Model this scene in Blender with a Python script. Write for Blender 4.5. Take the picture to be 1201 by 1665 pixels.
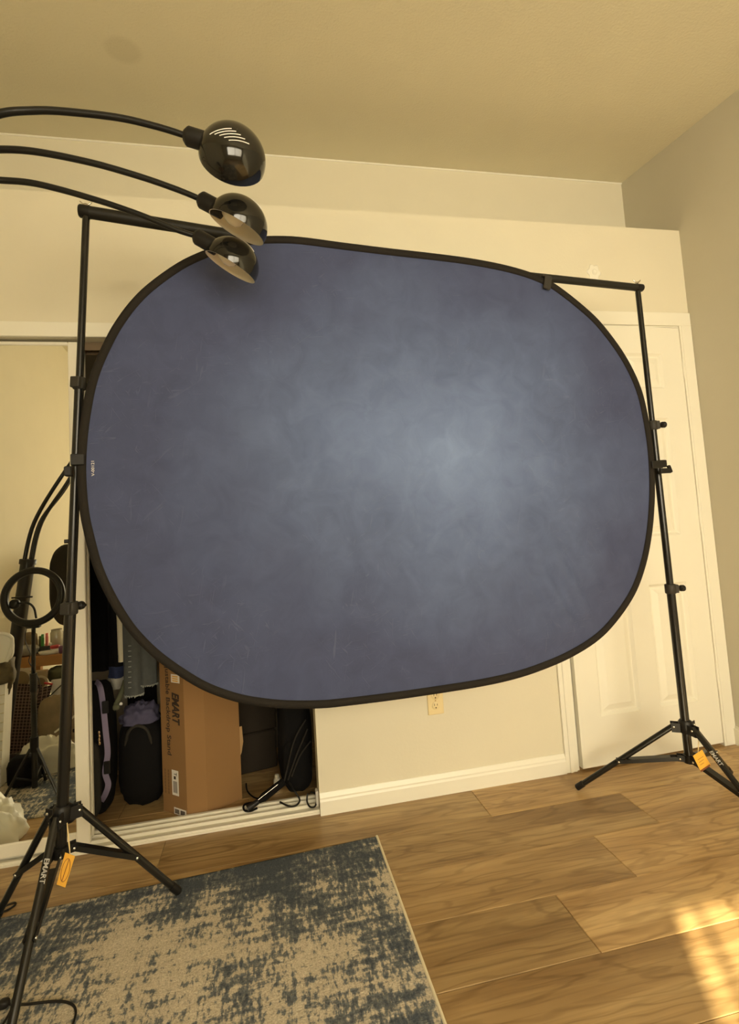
import bpy, bmesh, math, random
import numpy as np
from mathutils import Vector, Matrix, noise as mnoise

for o in list(bpy.data.objects):
    bpy.data.objects.remove(o, do_unlink=True)
SC = bpy.context.scene
COL = SC.collection
R = math.radians
random.seed(7)

# ------------------------------------------------------------------ camera
CAM_H = 1.137
FPX, CX, CY = 833.91, 597.2, 792.9          # focal length and principal point for a 1201x1665 frame
YAW, PITCH, ROLL = -0.198706, 0.074432, -0.061326
_f = Vector((-math.sin(YAW) * math.cos(PITCH), math.cos(YAW) * math.cos(PITCH), math.sin(PITCH)))
_r = Vector((math.cos(YAW), math.sin(YAW), 0))
_u = _r.cross(_f)
RIGHT = _r * math.cos(ROLL) + _u * math.sin(ROLL)
UP = -_r * math.sin(ROLL) + _u * math.cos(ROLL)
FWD = _f
cam_d = bpy.data.cameras.new('camera')
cam = bpy.data.objects.new('camera', cam_d)
COL.objects.link(cam)
cam_d.sensor_fit = 'VERTICAL'
cam_d.sensor_height = 36.0
cam_d.lens = FPX / 1665 * 36.0
cam_d.shift_x = (600.5 - CX) / 1665
cam_d.shift_y = (CY - 832.5) / 1665
cam_d.clip_start = 0.02
mw = Matrix((RIGHT, UP, -FWD)).transposed().to_4x4()
mw.translation = Vector((0, 0, CAM_H))
cam.matrix_world = mw
SC.camera = cam

# ------------------------------------------------------------------ light
SC.view_settings.view_transform = 'Standard'
SC.view_settings.look = 'None'
SC.view_settings.gamma = 1.0
SC.view_settings.exposure = 0.08
SC.view_settings.use_curve_mapping = False
world = bpy.data.worlds.new('world')
SC.world = world
world.use_nodes = True
bg = world.node_tree.nodes['Background']
bg.inputs[0].default_value = (1.0, 0.86, 0.6, 1)
bg.inputs[1].default_value = 0.5

REAR = -1.9                                  # rear wall with the window
WIN = (-0.66, 1.95, 0.85, 2.20)              # x0 x1 z0 z1 of the tall rear window
sun_dir = Vector((0.453, 0.891, -0.577)).normalized()
sd = bpy.data.lights.new('sun', 'SUN')
sd.energy = 19.0
sd.angle = R(0.7)
sd.color = (1.0, 0.87, 0.56)
so = bpy.data.objects.new('sun', sd)
COL.objects.link(so)
so.rotation_euler = sun_dir.to_track_quat('-Z', 'Y').to_euler()
so.location = (-1.5, -4, 3.5)
ad = bpy.data.lights.new('window_daylight', 'AREA')
ad.shape = 'RECTANGLE'
ad.size = WIN[1] - WIN[0] + 0.3
ad.size_y = WIN[3] - WIN[2] + 0.3
ad.energy = 205
ad.color = (1.0, 0.89, 0.67)
ao = bpy.data.objects.new('window_daylight', ad)
COL.objects.link(ao)
ao.location = ((WIN[0] + WIN[1]) / 2, REAR - 0.35, (WIN[2] + WIN[3]) / 2)
ao.rotation_euler = Vector((0, 1, 0)).to_track_quat('-Z', 'Y').to_euler()

# ------------------------------------------------------------------ pixel rays (design helpers: where a thing stands in the room)
def ray(px, py):
    return RIGHT * ((px - CX) / FPX) - UP * ((py - CY) / FPX) + FWD
def onY(px, py, Y):
    d = ray(px, py); return d * (Y / d.y) + Vector((0, 0, CAM_H))
def onZ(px, py, z):
    d = ray(px, py); return d * ((z - CAM_H) / d.z) + Vector((0, 0, CAM_H))
YM = 2.18                                    # mirror plane
def mY(px, py, Yv):                          # point seen in the mirror -> its place in the room
    v = onY(px, py, Yv); return Vector((v.x, 2 * YM - v.y, v.z))

# ------------------------------------------------------------------ materials
MATS = {}
def mat(name, col, rough=0.6, metal=0.0, spec=0.5, bump=0.0, bscale=60.0, var=0.0, vscale=6.0, coat=0.0, sheen=0.0, trans=0.0):
    if name in MATS: return MATS[name]
    m = bpy.data.materials.new(name); m.use_nodes = True
    nt = m.node_tree; b = nt.nodes['Principled BSDF']
    b.inputs['Base Color'].default_value = (*col, 1)
    b.inputs['Roughness'].default_value = rough
    b.inputs['Metallic'].default_value = metal
    b.inputs['Specular IOR Level'].default_value = spec
    b.inputs['Coat Weight'].default_value = coat
    b.inputs['Sheen Weight'].default_value = sheen
    b.inputs['Transmission Weight'].default_value = trans
    tc = nt.nodes.new('ShaderNodeTexCoord')
    n = nt.nodes.new('ShaderNodeTexNoise'); n.inputs['Scale'].default_value = vscale; n.inputs['Detail'].default_value = 5
    nt.links.new(tc.outputs['Object'], n.inputs['Vector'])
    v = max(var, 0.03)
    mix = nt.nodes.new('ShaderNodeMix'); mix.data_type = 'RGBA'
    mix.inputs[6].default_value = (*[c * (1 - v) for c in col], 1)
    mix.inputs[7].default_value = (*[min(1, c * (1 + v)) for c in col], 1)
    nt.links.new(n.outputs['Fac'], mix.inputs[0]); nt.links.new(mix.outputs[2], b.inputs['Base Color'])
    if bump:
        n2 = nt.nodes.new('ShaderNodeTexNoise'); n2.inputs['Scale'].default_value = bscale; n2.inputs['Detail'].default_value = 4
        nt.links.new(tc.outputs['Object'], n2.inputs['Vector'])
        bp = nt.nodes.new('ShaderNodeBump'); bp.inputs['Strength'].default_value = bump; bp.inputs['Distance'].default_value = 0.004
        nt.links.new(n2.outputs['Fac'], bp.inputs['Height']); nt.links.new(bp.outputs['Normal'], b.inputs['Normal'])
    MATS[name] = m
    return m

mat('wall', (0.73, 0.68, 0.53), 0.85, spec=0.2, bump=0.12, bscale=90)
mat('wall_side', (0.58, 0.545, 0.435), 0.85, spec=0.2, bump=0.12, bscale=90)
mat('ceiling', (0.74, 0.69, 0.52), 0.9, spec=0.15, bump=0.35, bscale=110)
mat('white_trim', (0.83, 0.80, 0.68), 0.35)
mat('door_paint', (0.83, 0.80, 0.68), 0.4, bump=0.04, bscale=40)
mat('white_frame', (0.82, 0.78, 0.66), 0.3)
mat('track_brown', (0.16, 0.11, 0.06), 0.5)
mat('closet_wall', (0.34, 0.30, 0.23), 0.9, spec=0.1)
mat('black_metal', (0.009, 0.0085, 0.0075), 0.25, spec=0.45)
mat('black_paint', (0.009, 0.0085, 0.0075), 0.35, spec=0.35)
mat('black_bar', (0.014, 0.013, 0.010), 0.5, spec=0.3)
mat('black_plastic', (0.011, 0.010, 0.009), 0.45, spec=0.3)
mat('clip_grey', (0.032, 0.029, 0.024), 0.55, spec=0.3)
mat('silver', (0.75, 0.73, 0.68), 0.25, metal=1.0)
mat('lamp_black', (0.008, 0.0075, 0.006), 0.10, spec=0.5, coat=0.12)
mat('lamp_white', (0.80, 0.76, 0.66), 0.5)
mat('slot_white', (0.85, 0.82, 0.78), 0.6)
mat('bulb', (0.9, 0.85, 0.72), 0.15)
mat('rim', (0.017, 0.0145, 0.012), 0.85, spec=0.2, bump=0.3, bscale=300)
mat('tag_orange', (0.80, 0.42, 0.05), 0.6)
mat('tag_ink', (0.20, 0.06, 0.02), 0.7)
mat('string', (0.75, 0.58, 0.28), 0.8)
mat('white_ink', (0.72, 0.70, 0.66), 0.6)
mat('ink', (0.035, 0.02, 0.012), 0.8)
mat('ink_soft', (0.16, 0.085, 0.035), 0.8)
mat('cardboard', (0.285, 0.160, 0.066), 0.85, spec=0.15, var=0.06, vscale=4, bump=0.1, bscale=30)
mat('cardboard_edge', (0.38, 0.24, 0.11), 0.9)
mat('paper_label', (0.78, 0.74, 0.66), 0.6)
mat('outlet', (0.80, 0.66, 0.36), 0.4)
mat('outlet_dark', (0.10, 0.06, 0.02), 0.6)
mat('fabric_black', (0.006, 0.0055, 0.0055), 0.9, spec=0.15, bump=0.3, bscale=80)
mat('fabric_dark', (0.03, 0.027, 0.022), 0.9, spec=0.15, bump=0.3, bscale=150)
mat('fabric_brown', (0.032, 0.025, 0.018), 0.9, spec=0.1, bump=0.3, bscale=200)
mat('lavender', (0.20, 0.165, 0.25), 0.8, var=0.2)
mat('lilac_cloth', (0.065, 0.06, 0.11), 0.9, var=0.3, vscale=14)
mat('cream_cloth', (0.72, 0.64, 0.45), 0.9, var=0.08, bump=0.3, bscale=30)
mat('print_cloth', (0.34, 0.32, 0.27), 0.9, var=0.5, vscale=40)
mat('navy_print', (0.018, 0.026, 0.07), 0.9, var=0.4, vscale=60)
mat('olive', (0.10, 0.10, 0.055), 0.9, var=0.2)
mat('denim', (0.080, 0.086, 0.084), 0.9, var=0.2, vscale=50, bump=0.3, bscale=300)
mat('denim_fray', (0.30, 0.31, 0.28), 0.95, var=0.3, vscale=80)
mat('brass', (0.7, 0.5, 0.3), 0.3, metal=1.0)
mat('white_plastic', (0.80, 0.77, 0.70), 0.35)
mat('white_cloth', (0.72, 0.68, 0.55), 0.85, var=0.06, bump=0.5, bscale=18)
mat('plastic_bag', (0.82, 0.78, 0.64), 0.45, var=0.05, bump=0.6, bscale=14)
mat('table_wood', (0.42, 0.20, 0.06), 0.45, var=0.15, vscale=9)
mat('tan_box', (0.42, 0.32, 0.19), 0.8, var=0.08)
mat('tan_ring', (0.56, 0.47, 0.32), 0.8)
mat('tan_disc', (0.24, 0.17, 0.09), 0.8)
mat('brown_bag', (0.26, 0.19, 0.11), 0.85, var=0.35, vscale=18)
mat('glass_jar', (0.75, 0.72, 0.6), 0.1, trans=0.6)
mat('red', (0.45, 0.03, 0.03), 0.4)
mat('green', (0.06, 0.30, 0.05), 0.4)
mat('pink', (0.75, 0.20, 0.18), 0.4)
mat('purple', (0.12, 0.04, 0.10), 0.4)
mat('scarf', (0.10, 0.075, 0.035), 0.7, var=0.9, vscale=34)
mat('gold_cloth', (0.60, 0.30, 0.05), 0.5, var=0.4, vscale=30)
mat('slat', (0.85, 0.80, 0.68), 0.6)

def mirror_mat():
    m = bpy.data.materials.new('mirror_glass'); m.use_nodes = True
    b = m.node_tree.nodes['Principled BSDF']
    b.inputs['Base Color'].default_value = (0.90, 0.91, 0.86, 1)
    b.inputs['Metallic'].default_value = 1.0
    b.inputs['Roughness'].default_value = 0.0
    MATS['mirror'] = m
mirror_mat()

def N(nt, t, **kw):
    n = nt.nodes.new(t)
    for k, v in kw.items():
        if k == 'op': n.operation = v
        elif k.startswith('i_'):
            n.inputs[k[2:].replace('_', ' ')].default_value = v
        else: setattr(n, k, v)
    return n
def ramp(nt, src, stops):
    r = nt.nodes.new('ShaderNodeValToRGB')
    e = r.color_ramp.elements
    while len(e) < len(stops): e.new(0.5)
    for q, (p, c) in zip(e, stops):
        q.position = p; q.color = (*c, 1)
    nt.links.new(src, r.inputs[0])
    return r
def mixc(nt, fac, a, b, blend='MIX'):
    m = nt.nodes.new('ShaderNodeMix'); m.data_type = 'RGBA'; m.blend_type = blend
    for sock, v in ((m.inputs[0], fac), (m.inputs[6], a), (m.inputs[7], b)):
        if hasattr(v, 'is_linked'): nt.links.new(v, sock)
        elif isinstance(v, (int, float)): sock.default_value = v
        else: sock.default_value = (*v, 1)
    return m.outputs[2]

def wood_mat():
    m = bpy.data.materials.new('plank_wood'); m.use_nodes = True
    nt = m.node_tree; L = nt.links.new; b = nt.nodes['Principled BSDF']
    tc = N(nt, 'ShaderNodeTexCoord'); oi = N(nt, 'ShaderNodeObjectInfo')
    off = N(nt, 'ShaderNodeVectorMath', op='SCALE'); off.inputs[0].default_value = (37, 91, 53)
    L(oi.outputs['Random'], off.inputs['Scale'])
    add = N(nt, 'ShaderNodeVectorMath', op='ADD'); L(tc.outputs['Object'], add.inputs[0]); L(off.outputs[0], add.inputs[1])
    # large cathedral figure: contour lines of a stretched noise
    mp = N(nt, 'ShaderNodeMapping'); mp.inputs['Scale'].default_value = (1.3, 7.0, 1); L(add.outputs[0], mp.inputs[0])
    n1 = N(nt, 'ShaderNodeTexNoise', i_Scale=1.0, i_Detail=3.0, i_Distortion=0.35); L(mp.outputs[0], n1.inputs['Vector'])
    mul = N(nt, 'ShaderNodeMath', op='MULTIPLY'); mul.inputs[1].default_value = 58; L(n1.outputs['Fac'], mul.inputs[0])
    sn = N(nt, 'ShaderNodeMath', op='SINE'); L(mul.outputs[0], sn.inputs[0])
    rings = N(nt, 'ShaderNodeMapRange', i_From_Min=-1.0, i_From_Max=1.0); L(sn.outputs[0], rings.inputs[0])
    # fine streaks
    mp2 = N(nt, 'ShaderNodeMapping'); mp2.inputs['Scale'].default_value = (3.0, 85.0, 1); L(add.outputs[0], mp2.inputs[0])
    n2 = N(nt, 'ShaderNodeTexNoise', i_Scale=1.0, i_Detail=5.0, i_Distortion=0.6); L(mp2.outputs[0], n2.inputs['Vector'])
    mp3 = N(nt, 'ShaderNodeMapping'); mp3.inputs['Scale'].default_value = (1.1, 9.0, 1); L(add.outputs[0], mp3.inputs[0])
    n3 = N(nt, 'ShaderNodeTexNoise', i_Scale=1.3, i_Detail=2.0); L(mp3.outputs[0], n3.inputs['Vector'])
    base = ramp(nt, n3.outputs['Fac'], [(0.28, (0.300, 0.182, 0.074)), (0.5, (0.43, 0.280, 0.122)), (0.72, (0.54, 0.375, 0.175))])
    st = ramp(nt, n2.outputs['Fac'], [(0.30, (0.50, 0.44, 0.38)), (0.55, (1.0, 1.0, 1.0))])
    c1 = mixc(nt, 0.55, base.outputs[0], st.outputs[0], 'MULTIPLY')
    rr = ramp(nt, rings.outputs[0], [(0.0, (0.60, 0.55, 0.48)), (0.22, (1, 1, 1)), (0.85, (1.0, 1.0, 1.0)), (1.0, (1.10, 1.08, 1.05))])
    c2 = mixc(nt, 0.55, c1, rr.outputs[0], 'MULTIPLY')
    # elongated knots with growth rings
    mk = N(nt, 'ShaderNodeMapping'); mk.inputs['Scale'].default_value = (1.25, 6.0, 1); L(add.outputs[0], mk.inputs[0])
    wn = N(nt, 'ShaderNodeTexNoise', i_Scale=2.5, i_Detail=3.0); L(mk.outputs[0], wn.inputs['Vector'])
    ws = N(nt, 'ShaderNodeVectorMath', op='SCALE'); L(wn.outputs['Color'], ws.inputs[0]); ws.inputs['Scale'].default_value = 0.30
    wk = N(nt, 'ShaderNodeVectorMath', op='ADD'); L(mk.outputs[0], wk.inputs[0]); L(ws.outputs[0], wk.inputs[1])
    vk = N(nt, 'ShaderNodeTexVoronoi', i_Scale=0.95); L(wk.outputs[0], vk.inputs['Vector'])
    km = N(nt, 'ShaderNodeMath', op='MULTIPLY'); km.inputs[1].default_value = 62; L(vk.outputs['Distance'], km.inputs[0])
    ks = N(nt, 'ShaderNodeMath', op='SINE'); L(km.outputs[0], ks.inputs[0])
    kf = N(nt, 'ShaderNodeMapRange', i_From_Min=0.08, i_From_Max=0.42, i_To_Min=0.70, i_To_Max=0.0); L(vk.outputs['Distance'], kf.inputs[0])
    kr = N(nt, 'ShaderNodeMapRange', i_From_Min=0.2, i_From_Max=1.0, i_To_Min=0.0, i_To_Max=1.0); L(ks.outputs[0], kr.inputs[0])
    kk = N(nt, 'ShaderNodeMath', op='MULTIPLY'); L(kf.outputs[0], kk.inputs[0]); L(kr.outputs[0], kk.inputs[1])
    c2 = mixc(nt, kk.outputs[0], c2, (0.17, 0.095, 0.035))
    tone = N(nt, 'ShaderNodeMapRange', i_To_Min=0.90, i_To_Max=1.12); L(oi.outputs['Random'], tone.inputs[0])
    c3 = N(nt, 'ShaderNodeVectorMath', op='SCALE'); L(c2, c3.inputs[0]); L(tone.outputs[0], c3.inputs['Scale'])
    c4 = N(nt, 'ShaderNodeVectorMath', op='MULTIPLY'); L(c3.outputs[0], c4.inputs[0]); L(oi.outputs['Color'], c4.inputs[1])
    L(c4.outputs[0], b.inputs['Base Color'])
    b.inputs['Roughness'].default_value = 0.38
    b.inputs['Specular IOR Level'].default_value = 0.4
    bp = N(nt, 'ShaderNodeBump', i_Strength=0.10, i_Distance=0.001); L(n2.outputs['Fac'], bp.inputs['Height']); L(bp.outputs[0], b.inputs['Normal'])
    MATS['plank'] = m
wood_mat()

def rug_mat():
    m = bpy.data.materials.new('rug_pile'); m.use_nodes = True
    nt = m.node_tree; L = nt.links.new; b = nt.nodes['Principled BSDF']
    tc = N(nt, 'ShaderNodeTexCoord')
    def nz(scale, sx, sy, detail, dist=0.0, loc=(0, 0, 0)):
        mp = N(nt, 'ShaderNodeMapping'); mp.inputs['Scale'].default_value = (sx, sy, 1); mp.inputs['Location'].default_value = loc
        L(tc.outputs['Object'], mp.inputs[0])
        n = N(nt, 'ShaderNodeTexNoise', i_Scale=scale, i_Detail=detail, i_Distortion=dist); n.inputs['Roughness'].default_value = 0.62
        L(mp.outputs[0], n.inputs['Vector']); return n.outputs['Fac']
    big = nz(2.6, 1, 1, 2, 0.3, (3.1, 1.7, 0)); mid = nz(9.0, 1.0, 1.6, 6, 0.5); fine = nz(60, 1.6, 0.7, 3); stx = nz(16, 0.25, 2.4, 4, 0, (7, 2, 0)); sty = nz(16, 2.6, 0.25, 4, 0, (1, 9, 0))
    def addw(a, wa, c, wc):
        x = N(nt, 'ShaderNodeMath', op='MULTIPLY'); L(a, x.inputs[0]); x.inputs[1].default_value = wa
        y = N(nt, 'ShaderNodeMath', op='MULTIPLY_ADD'); L(c, y.inputs[0]); y.inputs[1].default_value = wc; L(x.outputs[0], y.inputs[2]); return y.outputs[0]
    s = addw(big, 0.72, mid, 0.62); s = addw(s, 1.0, fine, 0.75); s = addw(s, 1.0, stx, 0.60); s = addw(s, 1.0, sty, 0.50)
    # darker blue border band along the far edge of the rug (its own print)
    sep = N(nt, 'ShaderNodeSeparateXYZ'); L(tc.outputs['Object'], sep.inputs[0])
    edge = N(nt, 'ShaderNodeMapRange', i_From_Min=0.90, i_From_Max=1.13, i_To_Min=0.0, i_To_Max=0.13); L(sep.outputs['Y'], edge.inputs[0])
    s2 = N(nt, 'ShaderNodeMath', op='ADD'); L(s, s2.inputs[0]); L(edge.outputs[0], s2.inputs[1])
    cr = ramp(nt, s2.outputs[0], [(0.0, (0.52, 0.45, 0.33)), (0.0, (0.5, 0.43, 0.31)), (0.0, (0.3, 0.3, 0.3)), (1.0, (0.07, 0.085, 0.10))])
    e = cr.color_ramp.elements
    e[0].position = 0.63; e[1].position = 0.762; e[2].position = 0.806; e[3].position = 0.885
    # ramp input is rescaled so that the sum (about 1.4 on average) falls into 0..1
    sc = N(nt, 'ShaderNodeMath', op='MULTIPLY'); sc.inputs[1].default_value = 0.5; L(s2.outputs[0], sc.inputs[0])
    L(sc.outputs[0], cr.inputs[0])
    e[0].color = (0.66, 0.58, 0.45, 1); e[1].color = (0.58, 0.51, 0.39, 1); e[2].color = (0.19, 0.20, 0.20, 1); e[3].color = (0.085, 0.10, 0.12, 1)
    f2 = nz(220, 1, 1, 2)
    fr = ramp(nt, f2, [(0.3, (0.62, 0.62, 0.62)), (0.65, (1.1, 1.1, 1.1))])
    c = mixc(nt, 0.8, cr.outputs[0], fr.outputs[0], 'MULTIPLY')
    L(c, b.inputs['Base Color']); b.inputs['Roughness'].default_value = 0.95; b.inputs['Specular IOR Level'].default_value = 0.1
    bp = N(nt, 'ShaderNodeBump', i_Strength=0.7, i_Distance=0.004); L(f2, bp.inputs['Height']); L(bp.outputs[0], b.inputs['Normal'])
    MATS['rug'] = m
rug_mat()

def backdrop_mat():
    m = bpy.data.materials.new('backdrop_print'); m.use_nodes = True
    nt = m.node_tree; L = nt.links.new; b = nt.nodes['Principled BSDF']
    tc = N(nt, 'ShaderNodeTexCoord')
    mp = N(nt, 'ShaderNodeMapping'); mp.inputs['Location'].default_value = (-0.10, 0, -0.02); mp.inputs['Scale'].default_value = (0.82, 0.0, 1.05)
    L(tc.outputs['Object'], mp.inputs[0])
    ln = N(nt, 'ShaderNodeVectorMath', op='LENGTH'); L(mp.outputs[0], ln.inputs[0])
    n0 = N(nt, 'ShaderNodeTexNoise', i_Scale=2.2, i_Detail=5.0); L(tc.outputs['Object'], n0.inputs['Vector'])
    d = N(nt, 'ShaderNodeMath', op='MULTIPLY_ADD'); L(n0.outputs['Fac'], d.inputs[0]); d.inputs[1].default_value = 0.55; L(ln.outputs['Value'], d.inputs[2])
    cr = ramp(nt, d.outputs[0], [(0.28, (0.152, 0.212, 0.385)), (0.62, (0.095, 0.130, 0.250)), (1.1, (0.052, 0.065, 0.134))])
    # brush-like mottling of the print
    n1 = N(nt, 'ShaderNodeTexNoise', i_Scale=11.0, i_Detail=9.0, i_Distortion=0.8); n1.inputs['Roughness'].default_value = 0.6; L(tc.outputs['Object'], n1.inputs['Vector'])
    r1 = ramp(nt, n1.outputs['Fac'], [(0.3, (0.82, 0.82, 0.84)), (0.7, (1.14, 1.14, 1.12))])
    c = mixc(nt, 0.8, cr.outputs[0], r1.outputs[0], 'MULTIPLY')
    # short scratchy crease marks: stretched noise in three directions, only where a mask lets them through
    marks = None
    for an, sc_, off in ((35, 1.0, 0.0), (-55, 1.2, 5.0), (80, 0.9, 9.0), (5, 1.1, 13.0)):
        m1 = N(nt, 'ShaderNodeMapping'); m1.inputs['Rotation'].default_value = (0, R(an), 0); m1.inputs['Location'].default_value = (off, 0, off * 0.7); L(tc.outputs['Object'], m1.inputs[0])
        m2 = N(nt, 'ShaderNodeMapping'); m2.inputs['Scale'].default_value = (12 * sc_, 1, 95 * sc_); L(m1.outputs[0], m2.inputs[0])
        q = N(nt, 'ShaderNodeTexNoise', i_Scale=1.0, i_Detail=1.5, i_Distortion=1.2); L(m2.outputs[0], q.inputs['Vector'])
        qr = N(nt, 'ShaderNodeMapRange', i_From_Min=0.66, i_From_Max=0.76); L(q.outputs['Fac'], qr.inputs[0])
        if marks is None: marks = qr.outputs[0]
        else:
            mm = N(nt, 'ShaderNodeMath', op='MAXIMUM'); L(marks, mm.inputs[0]); L(qr.outputs[0], mm.inputs[1]); marks = mm.outputs[0]
    n2 = N(nt, 'ShaderNodeTexNoise', i_Scale=3.0, i_Detail=3.0); L(tc.outputs['Object'], n2.inputs['Vector'])
    nr = ramp(nt, n2.outputs['Fac'], [(0.42, (0, 0, 0)), (0.62, (1, 1, 1))])
    cm = N(nt, 'ShaderNodeMath', op='MULTIPLY'); L(marks, cm.inputs[0]); L(nr.outputs[0], cm.inputs[1])
    cm2 = N(nt, 'ShaderNodeMath', op='MULTIPLY'); L(cm.outputs[0], cm2.inputs[0]); cm2.inputs[1].default_value = 0.10
    c = mixc(nt, cm2.outputs[0], c, (0.26, 0.30, 0.42))
    L(c, b.inputs['Base Color']); b.inputs['Roughness'].default_value = 0.75; b.inputs['Specular IOR Level'].default_value = 0.25
    hs = N(nt, 'ShaderNodeMath', op='MULTIPLY_ADD'); L(cm.outputs[0], hs.inputs[0]); hs.inputs[1].default_value = 0.5; L(n1.outputs['Fac'], hs.inputs[2])
    bp = N(nt, 'ShaderNodeBump', i_Strength=0.35, i_Distance=0.006); L(hs.outputs[0], bp.inputs['Height']); L(bp.outputs[0], b.inputs['Normal'])
    MATS['backdrop'] = m
backdrop_mat()

def pattern_mat():                            # interlocked lozenge print of the paper bag
    m = bpy.data.materials.new('lattice_print'); m.use_nodes = True
    nt = m.node_tree; L = nt.links.new; b = nt.nodes['Principled BSDF']
    tc = N(nt, 'ShaderNodeTexCoord')
    mp = N(nt, 'ShaderNodeMapping'); mp.inputs['Scale'].default_value = (42, 42, 42); mp.inputs['Rotation'].default_value = (0, R(38), 0)
    L(tc.outputs['Object'], mp.inputs[0])
    sp = N(nt, 'ShaderNodeSeparateXYZ'); L(mp.outputs[0], sp.inputs[0])
    def tri(s, k):
        a = N(nt, 'ShaderNodeMath', op='PINGPONG'); L(s, a.inputs[0]); a.inputs[1].default_value = k; return a.outputs[0]
    a = tri(sp.outputs['X'], 0.5); c = tri(sp.outputs['Z'], 0.5)
    mx = N(nt, 'ShaderNodeMath', op='MAXIMUM'); L(a, mx.inputs[0]); L(c, mx.inputs[1])
    mn = N(nt, 'ShaderNodeMath', op='MINIMUM'); L(a, mn.inputs[0]); L(c, mn.inputs[1])
    d = N(nt, 'ShaderNodeMath', op='SUBTRACT'); L(mx.outputs[0], d.inputs[0]); L(mn.outputs[0], d.inputs[1])
    f = ramp(nt, d.outputs[0], [(0.0, (0.25, 0.17, 0.14)), (0.10, (0.25, 0.17, 0.14)), (0.13, (0.022, 0.008, 0.008)), (1.0, (0.022, 0.008, 0.008))])
    L(f.outputs[0], b.inputs['Base Color']); b.inputs['Roughness'].default_value = 0.6
    MATS['lattice'] = m
pattern_mat()

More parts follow.
